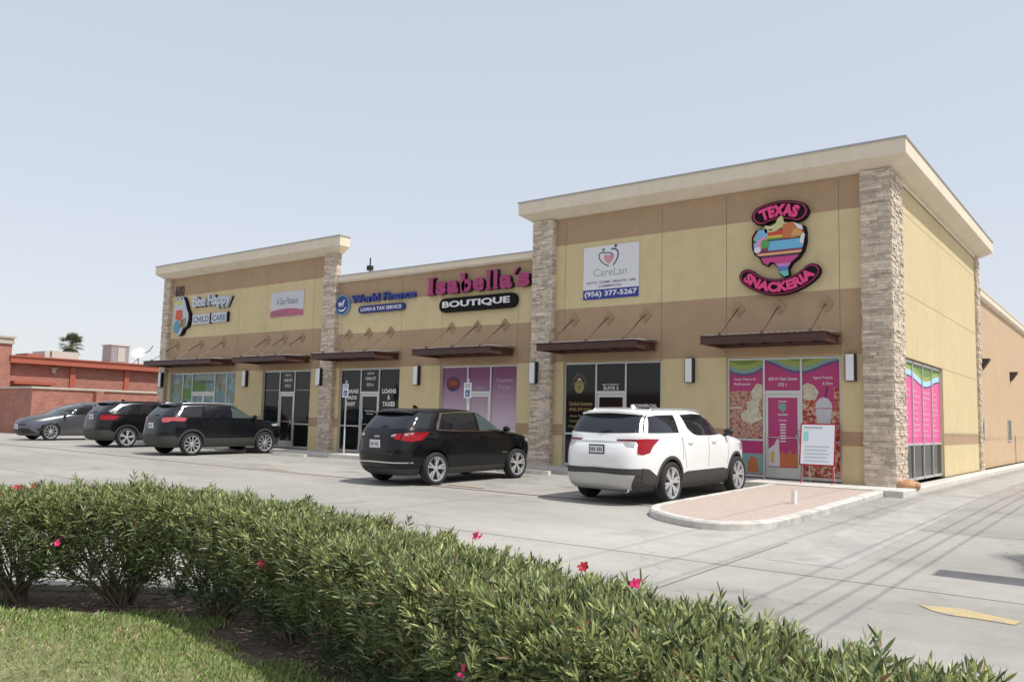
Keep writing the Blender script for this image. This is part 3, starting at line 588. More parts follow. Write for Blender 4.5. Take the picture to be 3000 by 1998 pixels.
def clip_band(poly,z0,z1):
    def cl(p,keep,z):
        r=[]
        for i in range(len(p)):
            a,b=p[i],p[(i+1)%len(p)]; ia,ib=keep(a[1]),keep(b[1])
            if ia: r.append(a)
            if ia!=ib: s=(z-a[1])/(b[1]-a[1]); r.append((a[0]+s*(b[0]-a[0]),z))
        return r
    p=cl(poly,lambda z:z>=z0,z0); return cl(p,lambda z:z<=z1,z1) if p else p
ccx=sum(p[0] for p in ST)/len(ST); ccz=sum(p[1] for p in ST)/len(ST)
STI=[(ccx+(x-ccx)*.925,ccz+(z-ccz)*.945) for x,z in ST]
cols=[(5.0,5.24,(110,190,180)),(5.24,5.36,(90,120,180)),(5.36,5.44,(190,130,190)),(5.44,5.62,(196,66,130)),(5.62,5.68,(60,40,70)),(5.68,5.74,(230,170,120)),(5.74,5.80,(120,60,90)),(5.80,6.04,(110,180,215)),(6.04,6.08,(50,60,80)),(6.08,6.13,(110,160,70)),(6.13,6.18,(225,190,70)),(6.18,6.30,(200,70,56)),(6.30,6.36,(130,40,40)),(6.36,6.75,(206,206,160))]
mb=MB()
for k,(a,b,c) in enumerate(cols):
    p=clip_band(STI,a,b)
    if len(p)>2: mb.prism(p,-.172,-.158,k)
child(mb,t,'striped_blanket',[C('blanket_%02d'%k,c,.45) for k,(a,b,c) in enumerate(cols)])
mb=MB()
mb.prism([(-3.34,6.16),(-3.24,6.36),(-3.02,6.38),(-2.98,6.2),(-3.10,6.06),(-3.28,6.0)],-.182,-.170,0)   # blue cup rim
mb.prism([(-3.32,6.02),(-3.08,6.20),(-3.0,6.1),(-3.2,5.86),(-3.32,5.9)],-.186,-.180,1)
mb.prism(P3(-3.06,5.98,.11,.12,14),-.190,-.184,2); mb.prism(P3(-3.26,5.84,.09,.08,12),-.190,-.184,3)
mb.prism([(-2.62,6.08),(-2.60,6.44),(-2.36,6.48),(-2.12,6.30),(-2.12,6.12),(-2.3,6.06)],-.184,-.170,4); mb.prism([(-2.40,6.10),(-2.32,6.30),(-2.14,6.26),(-2.10,6.12)],-.188,-.182,5)
mb.prism([(-2.33,6.46),(-2.12,6.36),(-2.08,6.24),(-2.22,6.30)],-.190,-.182,3); mb.prism([(-3.12,6.42),(-2.9,6.30),(-2.68,6.66),(-2.60,6.66),(-2.56,6.40),(-2.80,6.28),(-3.05,6.26)],-.182,-.171,6)
mb.prism([(-3.2,5.78),(-3.0,5.78),(-2.98,5.88),(-3.12,5.88)],-.186,-.178,7); mb.prism([(-2.10,5.86),(-2.04,6.12),(-2.12,6.18),(-2.18,5.95)],-.186,-.178,3)
child(mb,t,'snack_shapes',[C('snack_blue',(120,180,215)),C('snack_rose',(216,150,180)),C('snack_green',(90,160,80)),M_SWHT,C('snack_orange',(196,112,66)),C('snack_amber',(206,158,92)),C('snack_corn',(196,196,140)),C('snack_maroon',(130,50,70))])
# -- insurance banner
t=sign('insurance_banner',-7.69,5.7,'white insurance banner with a heart logo and a blue phone number strip',cat='banner')
mb=MB(); mb.box(-8.62,-6.75,-.03,-.003,4.92,6.50); child(mb,t,'banner_sheet',M_SWHT)
M_BLUE=C('banner_blue',(48,56,140)); mb=MB(); mb.box(-8.62,-6.75,-.033,-.030,4.92,5.21); child(mb,t,'phone_strip',M_BLUE)
mb=MB(); put_text(mb,'(956) 377-5267',-8.57,-6.80,4.965,5.165,-.036,0,.03); child(mb,t,'phone_number',M_SWHT)
M_GTXT=C('grey_purple_text',(120,112,130)); mb=MB(); put_text(mb,'AUTO  HOME  HEALTH  LIFE',-8.50,-6.86,5.385,5.455,-.034,0,.03); put_text(mb,'COMMERCIAL',-8.10,-7.30,5.27,5.335,-.034,0,.02); child(mb,t,'small_lettering',M_GTXT)
mb=MB(); put_text(mb,'CareLan',-8.26,-7.15,5.60,5.83,-.034,0,-.004); child(mb,t,'lettering',C('sage_text',(148,176,152)))
def stroke(mb,pts,w,y,mi):
    for i in range(len(pts)-1):
        a=Vector(pts[i]); b=Vector(pts[i+1]); d=(b-a).normalized(); q=Vector((-d.y,d.x))*w/2; e=d*w*.25
        mb.quad(*[(p.x,y,p.y) for p in (a-q-e,b-q+e,b+q+e,a+q-e)],mi)
mb=MB()
def cub(p0,p1,p2,p3,n=10): return [tuple(Vector(p0)*(1-t)**3+Vector(p1)*3*t*(1-t)**2+Vector(p2)*3*t*t*(1-t)+Vector(p3)*t**3) for t in [k/n for k in range(n+1)]]
stroke(mb,cub((-7.75,5.88),(-8.20,6.05),(-8.15,6.40),(-7.88,6.28)),.035,-.0345,0); stroke(mb,cub((-7.88,6.28),(-7.72,6.30),(-7.55,6.24),(-7.62,6.10)),.03,-.0346,1)
stroke(mb,cub((-7.60,5.90),(-7.35,6.15),(-7.40,6.42),(-7.66,6.38)),.04,-.0347,1)
mb.prism(P3(-7.93,6.38,.045,.05,12),-.036,-.034,0); mb.prism(P3(-7.52,6.46,.045,.05,12),-.036,-.034,1)
mb.prism([(-7.75,5.93),(-7.90,6.08),(-7.92,6.20),(-7.84,6.24),(-7.76,6.19),(-7.67,6.23),(-7.60,6.18),(-7.62,6.06)],-.036,-.0341,2)
child(mb,t,'heart_logo',[C('logo_green',(84,130,92)),C('logo_slate',(70,84,110)),C('logo_rose',(208,150,158))])
# -- boutique
t=sign('boutique_sign',-12.85,5.5,'large magenta name letters over a black pill shaped board')
def isa(y0,y1,wk=1.0):
    mb=MB(); s="Isabella's"; x=-15.05; tot=0
    adv={'I':.40,'s':.46,'a':.50,'b':.52,'e':.48,'l':.27,"'":.16}
    hgt={'I':.60,'b':.64,'l':.64}; W_=sum(adv[c] for c in s); k=(4.45)/W_
    for j,c in enumerate(s):
        w=adv[c]*k*.90; x0=x+.0; z0=5.50+.0*j
        if c in 'Ibl':
            st=w*.5 if c!='b' else w*.34
            cxx=x0+w*.5 if c!='b' else x0+w*.26
            mb.prism([(cxx-st/2,z0),(cxx+st/2,z0),(cxx+st/2,z0+hgt[c]),(cxx-st/2,z0+hgt[c])],y1,y0)
            mb.prism([(cxx-st*.85,z0),(cxx+st*.85,z0),(cxx+st*.85,z0+.05),(cxx-st*.85,z0+.05)],y1+.001,y0-.001) if c!='b' else None
            mb.prism([(cxx-st*.85,z0+hgt[c]-.05),(cxx+(st*.85 if c=='I' else st*.4),z0+hgt[c]-.05),(cxx+(st*.85 if c=='I' else st*.4),z0+hgt[c]),(cxx-st*.85,z0+hgt[c])],y1+.001,y0-.001)
            if c=='b':
                o=P3(x0+w*.58,z0+.21,w*.42,.22,24); 
                put_text(mb,'o',x0+w*.16,x0+w,z0-.01,z0+.43,y0,0,.05,y0-y1)
        elif c=="'":
            mb.prism([(x0,z0+.42),(x0+.05,z0+.42),(x0+.2,z0+.62),(x0+.06,z0+.60)],y1,y0)
        else:
            put_text(mb,c,x0,x0+w,z0-.01,z0+.44,y0,0,.05,y0-y1)
        x+=adv[c]*k
    return mb
child(isa(-.02,-.165),t,'letter_return',C('letter_return_black',(40,18,30),.4)); child(isa(-.166,-.178),t,'lettering',C('magenta_letters',(164,48,108),.35))
mb=MB(); zz=.24; cz_=5.11
bt=[(-14.22+zz*math.cos(a),cz_+zz*math.sin(a)) for a in [R(90+18*k) for k in range(11)]]+[(-11.40+zz*math.cos(a),cz_+zz*math.sin(a)) for a in [R(-90+18*k) for k in range(11)]]
mb.prism(bt,-.14,-.02); child(mb,t,'pill_board',M_SBLK)
mb=MB(); put_text(mb,'BOUTIQUE',-14.30,-11.42,4.99,5.24,-.142,0,.03,.02); child(mb,t,'lettering',M_SWHT)
# -- loan office sign
t=sign('loan_office_sign',-17.7,5.5,'round blue emblem with blue name letters and a blue pill board')
M_SBLU=C('sign_blue',(40,62,140),.4)
mb=MB(); mb.prism(P3(-19.40,5.47,.38,.38,36),-.12,-.02); child(mb,t,'emblem_rim',C('emblem_rim',(120,160,185)))
mb=MB(); mb.prism(P3(-19.40,5.47,.34,.34,36),-.130,-.118); child(mb,t,'emblem_disc',C('emblem_blue',(24,66,136)))
mb=MB(); put_text(mb,'wf',-19.60,-19.24,5.40,5.66,-.132,0,.03,0,.2); 
for k in range(9):
    a=R(215+k*14); b=R(215+(k+1)*14); r=.25; wd=lambda q:.05*math.sin(math.pi*q)+.01
    mb.quad(*[(-19.40+rr*math.cos(x),-.132,5.47+rr*math.sin(x)) for x,rr in ((a,r-wd(k/9)),(b,r-wd((k+1)/9)),(b,r+.01),(a,r+.01))])
child(mb,t,'emblem_letters',M_SWHT)
letters3(t,'World Finance','lettering',M_SBLU,-18.92,-15.62,5.50,5.80,-.02,.09,.028)
mb=MB(); r=.135; z_=5.23
mb.prism([(-18.38+r*math.cos(R(90+18*k)),z_+r*math.sin(R(90+18*k))) for k in range(11)]+[(-16.27+r*math.cos(R(-90+18*k)),z_+r*math.sin(R(-90+18*k))) for k in range(11)],-.10,-.02); child(mb,t,'pill_board',C('pill_navy',(38,46,110)))
mb=MB(); put_text(mb,'LOAN & TAX SERVICE',-18.38,-16.28,5.165,5.295,-.102,0,.035); child(mb,t,'lettering',C('pill_white',(214,214,232)))
# -- pink banner
t=sign('salon_banner',-22.72,5.75,'small white banner with grey script and a pink curved lower edge',cat='banner')
mb=MB(); mb.box(-23.77,-21.68,-.03,-.003,5.25,6.25); child(mb,t,'banner_sheet',C('banner_white',(200,200,206)))
mb=MB(); up=[(-23.77+2.09*k/12,5.42+.15*math.sin(math.pi*(k/12*.75+.15))) for k in range(13)]; mb.prism(up+[(-21.68,5.25),(-23.77,5.25)],-.034,-.0305); child(mb,t,'pink_wave',C('banner_pink',(180,96,124)))
mb=MB(); put_text(mb,'A Sua Postura',-23.42,-22.02,5.74,6.02,-.033,0,0,0,.3); child(mb,t,'script_lettering',C('banner_grey_text',(104,108,112))); mb=MB(); put_text(mb,'956 377',-23.55,-22.75,5.31,5.43,-.036,0,.02); child(mb,t,'lettering',C('banner_grey_text',(104,108,112)))
# -- day care sign
t=sign('day_care_sign',-28.9,5.7,'white and blue outlined child care lettering beside a coloured badge')
M_SIL=C('silver_blue_letters',(196,204,214),.35)
mb=MB()
put_text(mb,'Bee Happy',-29.42,-26.5,5.86,6.48,-.02,0,.06,.02,.12); child(mb,t,'letter_shadow',M_SBLK)
mb=MB(); put_text(mb,'Bee Happy',-29.50,-26.58,5.88,6.50,-.04,0,.025,.12,.12); child(mb,t,'lettering',M_SIL)
mb=MB(); mb.box(-29.50,-28.16,-.10,-.02,5.24,5.66); mb.box(-28.02,-26.88,-.10,-.02,5.26,5.66); child(mb,t,'letter_boards',M_SIL)
mb=MB(); mb.box(-28.14,-28.04,-.10,-.02,5.22,5.68); mb.box(-26.86,-26.78,-.10,-.02,5.24,5.68); child(mb,t,'dark_edges',M_SBLK)
mb=MB(); put_text(mb,'CHILD',-29.42,-28.22,5.31,5.58,-.103,0,.02); put_text(mb,'CARE',-27.94,-26.95,5.31,5.58,-.103,0,.02); child(mb,t,'lettering',C('slate_letters',(84,98,122)))
mb=MB(); mb.prism([(-30.98,5.9),(-30.9,6.25),(-30.85,6.55),(-30.2,6.55),(-30.0,6.3),(-29.85,6.0),(-29.66,5.75),(-29.62,5.5),(-29.75,5.15),(-30.05,5.05),(-30.2,4.82),(-30.45,4.76),(-30.8,4.95),(-30.98,5.25)],-.12,-.02); child(mb,t,'badge_shadow',M_SBLK)
mb=MB(); mb.prism([(-31.0,5.9),(-30.95,6.25),(-30.9,6.55),(-30.3,6.55),(-30.12,6.3),(-29.98,6.0),(-29.80,5.75),(-29.78,5.5),(-29.9,5.2),(-30.2,5.1),(-30.35,4.86),(-30.55,4.78),(-30.85,4.98),(-31.0,5.25)],-.135,-.122); child(mb,t,'badge_board',C('badge_pale',(186,196,204)))
mb=MB(); mb.prism(P3(-30.62,6.30,.20,.13,16),-.145,-.136,0); mb.prism([(-30.8,5.95),(-30.3,5.95),(-30.25,5.6),(-30.5,5.45),(-30.85,5.55)],-.145,-.136,1); mb.prism(P3(-30.68,5.17,.27,.30,20),-.150,-.138,2); mb.prism([(-30.4,5.15),(-30.35,5.5),(-29.95,5.58),(-29.95,5.25),(-30.15,5.12)],-.145,-.136,3); mb.prism([(-30.4,5.18),(-30.38,5.5),(-30.15,5.53),(-30.2,5.18)],-.148,-.137,4); mb.prism(P3(-30.75,6.48,.08,.06,10),-.146,-.137,5); mb.prism(P3(-30.42,6.48,.08,.06,10),-.146,-.137,5)
child(mb,t,'badge_shapes',[C('badge_yellow',(206,198,90)),C('badge_red',(206,86,62)),C('badge_cyan',(86,150,172)),C('badge_green',(130,150,80)),C('badge_brown',(150,96,60)),C('badge_mud',(120,130,122))])
mb=MB(); put_text(mb,'600',-31.03,-30.30,6.62,7.12,-.015,0,.02,.015); o=mb.build('street_number',C('dark_bronze_numbers',(70,54,44)),None); tag(o,'dark street number 600 fixed high on the brown band at the far left','street number')
for o_ in list(bpy.data.objects):
    if o_.parent is None and o_.name in ('snack_shop_sign','boutique_sign','loan_office_sign','day_care_sign'): o_.location.x+={'snack_shop_sign':.05,'boutique_sign':.13,'loan_office_sign':.11,'day_care_sign':.14}[o_.name]
# antenna on the middle roof
t=empty('roof_antenna',(-21.24,3.0,6.1),0,'thin dark antenna mast rising behind the middle roof edge','antenna')
mb=MB(); mb.tube([(0,0,0),(0,0,1.9)],.03,6); mb.build('mast',M_BLACK,t); mb=MB(); mb.box(-.1,.1,-.1,.1,1.36,1.56); mb.build('box',M_BLACK,t)
# easel / poster stand in front of the pink door
t=empty('poster_easel',(-1.62,-.35,0),0,'white poster framed in red on a thin easel before the pink storefront','poster stand')
mb=MB(); lean=.16
def LP(x,z,d=0): return (x,-.28+lean*(z-.2)-d-.02,z)
mb.add([LP(-.42,.42),LP(.42,.42),LP(.42,1.42),LP(-.42,1.42),LP(-.42,.42,.02),LP(.42,.42,.02),LP(.42,1.42,.02),LP(-.42,1.42,.02)],[(0,1,2,3),(4,5,6,7),(0,1,5,4),(1,2,6,5),(2,3,7,6),(3,0,4,7)]); mb.build('poster_frame',C('easel_red',(170,40,60)),t)
mb=MB(); mb.quad(LP(-.385,.455,.023),LP(.385,.455,.023),LP(.385,1.385,.023),LP(-.385,1.385,.023)); mb.build('poster_sheet',C('poster_paper',(226,230,236)),t,fix=False)
mb=MB(); 
for k in range(5): z=.86-.085*k; mb.quad(LP(-.3,z,.026),LP(.28-.05*(k%2),z,.026),LP(.28-.05*(k%2),z+.022,.026),LP(-.3,z+.022,.026),0)
mb.quad(LP(-.33,1.0,.026),LP(-.22,1.0,.026),LP(-.22,1.22,.026),LP(-.33,1.22,.026),1); mb.quad(LP(-.33,1.30,.026),LP(.1,1.30,.026),LP(.1,1.34,.026),LP(-.33,1.34,.026),0)
mb.build('poster_lines',[C('poster_grey',(176,182,192)),C('poster_aqua',(150,214,210))],t,fix=False)
for x in (-.36,.36):
    mb=MB(); mb.tube([LP(x,.0,.0),LP(x,.45,.0)],.012,6); mb.build('leg',C('easel_red',(170,40,60)),t); mb=MB(); mb.tube([(x*.8,.16,0),(x*.8,-.10,1.2)],.011,6); mb.build('leg',M_ALU,t)
# accessible parking signs
for x,y,l in ((-17.70,-1.12,'accessible parking sign on a thin post before the loan office windows'),(-12.07,-1.12,'accessible parking sign on a thin post before the lilac boutique windows')):
    t=empty('parking_sign',(x,y,0),0,l,'parking sign','accessible parking signs')
    mb=MB(); mb.tube([(0,0,0),(0,0,2.52)],.028,8); mb.lathe([(0.0,2.58),(.03,2.55),(.034,2.52),(.03,2.50)],8,'z'); mb.build('post',mat('galvanised_post',(.62,.63,.63),.45,.3),t)
    mb=MB(); mb.box(-.15,.15,-.045,-.035,1.97,2.44); p=mb.build('plate',M_WHITE,t)
    mb=MB(); mb.box(-.085,.085,-.05,-.046,2.02,2.22,0); mb.box(-.11,.11,-.05,-.046,2.29,2.31,0); mb.box(-.11,.11,-.05,-.046,2.35,2.37,0); mb.box(-.11,.11,-.05,-.046,2.40,2.415,1)
    mb.prism(P3(-.01,2.09,.035,.035,12),-.052,-.0505,2); mb.box(-.015,.0,-.052,-.0505,2.10,2.17,2); mb.box(0,.04,-.052,-.0505,2.10,2.112,2); mb.prism(P3(-.01,2.185,.012,.012,8),-.052,-.0505,2)
    mb.build('symbol',[C('sign_access_blue',(52,96,150)),C('sign_green_text',(110,150,130)),M_WHITE],p)
# wheel stops
for x,l in ((-19.75,'wheel stop in the empty bay before the loan office'),(-9.35,'wheel stop in front of the black crossover, by the tall stone pier'),(-3.9,'wheel stop in front of the white car'),(-23.3,'wheel stop in front of the black car with grey cladding'),(-14.6,'wheel stop in the empty bay before the boutique')):
    mb=MB(); z=gz(-1.85,x); mb.prism([(-.08,z),(.08,z),(.06,z+.11),(-.06,z+.11)],x-.9,x+.9,axis='x'); mb.v=[(v[0],v[1]-1.85,v[2]) for v in mb.v]
    tag(mb.build('wheel_stop',M_KERB),'pale concrete '+l,'wheel stop','concrete wheel stops')
# white pipe stub and rock
mb=MB(); mb.lathe([(.0,-.14),(.05,-.14),(.05,.16),(.042,.16),(.042,.1),(0,.1)],14,'z',(-.62,-5.15,-.02)); tag(mb.build('pipe_stub',M_WHITE,smooth=True,sharp=40),'short white plastic pipe standing up from the paved island','pipe')
mb=MB(); rr=random.Random(3)
for k,(x,y,sx,sy,sz) in enumerate(((.20,-.02,.20,.15,.13),(.36,.04,.14,.12,.10))):
    vs=[];n1,n2=8,12
    for i in range(n1+1):
        for j in range(n2):
            a=math.pi*i/n1; b=2*math.pi*j/n2; q=1+.12*math.sin(3*b+2*a+k)+.08*rr.random()
            vs.append((x+sx*q*math.sin(a)*math.cos(b),y+sy*q*math.sin(a)*math.sin(b),.05+sz*q*math.cos(a)))
    m_=MB(); m_.add(vs,[(i*n2+j,i*n2+(j+1)%n2,(i+1)*n2+(j+1)%n2,(i+1)*n2+j) for i in range(n1) for j in range(n2)])
    tag(m_.build('rock',mat('orange_rock',(.50,.27,.15),.9,var=.2,vscale=12),smooth=True),('larger' if k==0 else 'smaller')+' orange brown rock at the foot of the corner stone pier','rock','orange rocks at the corner pier')
# ---------------------------------------------------------------- cars
M_TYRE=mat('tyre_rubber',(.022,.022,.022),.85); M_RIM=mat('alloy_silver',(.56,.56,.57),.32,.5); M_RIMD=mat('rim_dark',(.02,.02,.02),.6)
M_CARG=mat('car_glass',(.012,.014,.018),.03,spec=.7); M_CARGL=mat('car_glass_light',(.06,.085,.08),.03,spec=.7)
M_CLAD=mat('car_cladding',(.045,.044,.042),.65); M_REDL=mat('tail_lamp_red',(.30,.008,.016),.2,coat=.15,spec=.3); M_CLEAR=mat('lamp_clear',(.38,.37,.37),.15,coat=.5); M_CHR=mat('chrome_trim',(.7,.7,.7),.15,1)
M_PLATEW=mat('licence_plate',(.62,.63,.62),.4); M_SKID=mat('skid_silver',(.48,.48,.46),.4,.5)
class Car:
    def __init__(s,lv,yc=0):
        lv=sorted(lv); s.Z=[l[0] for l in lv]; s.A=np.array([l[1:] for l in lv],float); s.yc=yc; s.tan()
    def tan(s):
        Z=s.Z;A=s.A;n=len(Z); h=np.diff(Z); d=(A[1:]-A[:-1])/h[:,None]; m=np.zeros_like(A)
        for i in range(1,n-1):
            for k in range(A.shape[1]):
                if d[i-1,k]*d[i,k]>0:
                    w1=2*h[i]+h[i-1]; w2=h[i]+2*h[i-1]; m[i,k]=(w1+w2)/(w1/d[i-1,k]+w2/d[i,k])
        m[0]=d[0]; m[-1]=d[-1]; s.M=m; s.h=h
    def at(s,z):
        Z=s.Z; z=min(max(z,Z[0]),Z[-1]); i=min(max(np.searchsorted(Z,z)-1,0),len(Z)-2); t=(z-Z[i])/s.h[i]; h=s.h[i]
        return (2*t**3-3*t*t+1)*s.A[i]+(t**3-2*t*t+t)*h*s.M[i]+(-2*t**3+3*t*t)*s.A[i+1]+(t**3-t*t)*h*s.M[i+1]   # yr,yf,w,er,ef
    def side(s,y,z,o=0):
        yr,yf,w,er,ef=s.at(z)
        c=min(s.yc,yf-.3) if yf<s.yc+.3 else s.yc
        c=max(c,yr+.3)
        a,e=(yf-c,ef) if y>c else (c-yr,er)
        q=min(abs(y-c)/a,.9999); return w*(1-q**e)**(1/e)+o
    def rear(s,x,z,o=0):
        yr,yf,w,er,ef=s.at(z); c=s.yc; a=c-yr; q=min(abs(x)/w,.9999); return c-a*(1-q**er)**(1/er)-o
    def front(s,x,z,o=0):
        yr,yf,w,er,ef=s.at(z); c=min(s.yc,yf-.3); a=yf-c; q=min(abs(x)/w,.9999); return c+a*(1-q**ef)**(1/ef)+o
    def body(s,paint,clad_z=None,n=112,nz=64):
        zs=[]; Z=s.Z
        for i in range(len(Z)-1):
            k=max(2,int((Z[i+1]-Z[i])/.028)); zs+=[Z[i]+(Z[i+1]-Z[i])*j/k for j in range(k)]
        zs.append(Z[-1]); vs=[]
        for z in zs:
            yr,yf,w,er,ef=s.at(z); c=min(s.yc,yf-.3); c=max(c,yr+.3)
            for j in range(n):
                t=2*math.pi*j/n+.001; cs,sn=math.cos(t),math.sin(t); e,a=(ef,yf-c) if sn>0 else (er,c-yr)
                vs.append((w*math.copysign(abs(cs)**(2/e),cs),c+a*math.copysign(abs(sn)**(2/e),sn),z))
        m=len(zs); mb=MB(); fs=[];mi=[]
        for i in range(m-1):
            for j in range(n):
                fs.append((i*n+j,i*n+(j+1)%n,(i+1)*n+(j+1)%n,(i+1)*n+j)); yc_=vs[i*n+j][1]; mi.append(2 if clad_z and zs[i]+.01<(clad_z(yc_) if callable(clad_z) else clad_z) else 0)
        fs.append(tuple(range(n-1,-1,-1))); mi.append(1); fs.append(tuple((m-1)*n+j for j in range(n))); mi.append(0)
        mb.v=vs; mb.f=fs; mb.m=mi; return mb
def resample(p,n):
    p=[Vector(q) for q in p]; L=[0]
    for i in range(len(p)-1): L.append(L[-1]+(p[i+1]-p[i]).length)
    r=[]
    for k in range(n):
        t=L[-1]*k/(n-1); i=0
        while i<len(L)-2 and L[i+1]<t: i+=1
        r.append(p[i].lerp(p[i+1],(t-L[i])/max(L[i+1]-L[i],1e-9)))
    return r
def patch(top,bot,fn,off,nc=18,nr=7,inset=.02):
    """strip between curve top and curve bot in a 2-D plane, laid by fn(a,b,off)->xyz, with an edge skirt"""
    T=resample(top,nc); B=resample(bot,nc); vs=[]; mb=MB()
    for r in range(nr):
        for c in range(nc):
            p=T[c].lerp(B[c],r/(nr-1)); vs.append(fn(p.x,p.y,off))
    fs=[(r*nc+c,r*nc+c+1,(r+1)*nc+c+1,(r+1)*nc+c) for r in range(nr-1) for c in range(nc-1)]
    ring=[(0,c) for c in range(nc)]+[(r,nc-1) for r in range(1,nr)]+[(nr-1,c) for c in range(nc-2,-1,-1)]+[(r,0) for r in range(nr-2,0,-1)]
    k=len(vs)
    for r,c in ring:
        p=T[c].lerp(B[c],r/(nr-1)); vs.append(fn(p.x,p.y,off-inset))
    m=len(ring)
    for i in range(m):
        a=ring[i][0]*nc+ring[i][1]; b=ring[(i+1)%m][0]*nc+ring[(i+1)%m][1]; fs.append((a,b,k+(i+1)%m,k+i))
    mb.add(vs,fs); return mb
def arch_arc(c,r,a0,a1,n=20): return [(c[0]+r*math.cos(a0+(a1-a0)*k/n),c[1]+r*math.sin(a0+(a1-a0)*k/n)) for k in range(n+1)]
def wheel(parent,x,y,r,sx,style,wt=.22):
    w=empty('wheel',(x,y,r)); w.parent=parent
    k=sx; h=wt/2; ri=r*.75
    mb=MB(); mb.lathe([(ri,-h*.85),(r*.9,-h),(r*.975,-h*.82),(r,-h*.45),(r,h*.45),(r*.975,h*.82),(r*.9,h),(r*.80,h*.98),(ri,h*.85),(ri*.98,0)],40); mb.v=[(v[0]*k,v[1],v[2]) for v in mb.v]; mb.build('tyre',M_TYRE,w,smooth=True,sharp=50)
    mb=MB(); mb.lathe([(0,h*.15),(ri*.98,h*.15)],30); mb.v=[(v[0]*k,v[1],v[2]) for v in mb.v]; mb.build('brake_disc',M_RIMD,w)
    mb=MB(); mb.lathe([(ri*1.02,h*.86),(ri*.93,h*.80),(ri*.90,h*.3),(ri*.88,h*.3)],36); mb.lathe([(0,h*.72),(ri*.14,h*.72),(ri*.22,h*.62),(ri*.22,h*.3)],16)
    ns,dbl,ww=style
    for i in range(ns):
        for dd in ((-dbl,dbl) if dbl else (0,)):
            a=2*math.pi*i/ns+.2; a1=a+dd
            def pt(rad,ang,off,hh): return (hh,rad*math.cos(ang)-off*math.sin(ang),rad*math.sin(ang)+off*math.cos(ang))
            r0,r1=ri*.16,ri*.94; w0,w1=ww*r,ww*r*1.15
            mb.add([pt(r0,a,-w0,h*.66),pt(r0,a,w0,h*.66),pt(r1,a1,w1,h*.78),pt(r1,a1,-w1,h*.78),pt(r0,a,-w0,h*.2),pt(r0,a,w0,h*.2),pt(r1,a1,w1,h*.35),pt(r1,a1,-w1,h*.35)],[(0,1,2,3),(0,1,5,4),(1,2,6,5),(2,3,7,6),(3,0,4,7)])
    mb.v=[(v[0]*k,v[1],v[2]) for v in mb.v]; mb.build('rim',M_RIM,w,smooth=True,sharp=35); return w
def zwarp(S):
    H=max(l[0] for l in S['levels']); d=S.get('lift',.085)
    f=lambda z: float(np.interp(z,[0,.28,.6,1.15,1.58,H,H+.3],[0,.28,.6+d*.7,1.15+d,1.58+d*.15,H,H+.3]))
    S=dict(S); S['levels']=[(f(l[0]),)+tuple(l[1:]) for l in S['levels']]
    g=lambda P:[(a,f(b)) for a,b in P]
    S['side_glass']=[(n,g(t),g(b),m) for n,t,b,m in S['side_glass']]
    for k in ('side','ends','pairs'):
        if k in S: S[k]=[(e[0],g(e[1]),g(e[2]))+tuple(e[3:]) for e in S[k]]
    S['seams']=[(a,f(b),c,f(d_)) for a,b,c,d_ in S.get('seams',[])]; S['handles']=[(a,f(b)) for a,b in S.get('handles',[])]; S['mirror']=(S['mirror'][0],f(S['mirror'][1]))
    if 'plate' in S: S['plate']=(S['plate'][0],f(S['plate'][1]),S['plate'][2])
    if 'wiper' in S: S['wiper']=(0,f(S['wiper'][1]))
    return S
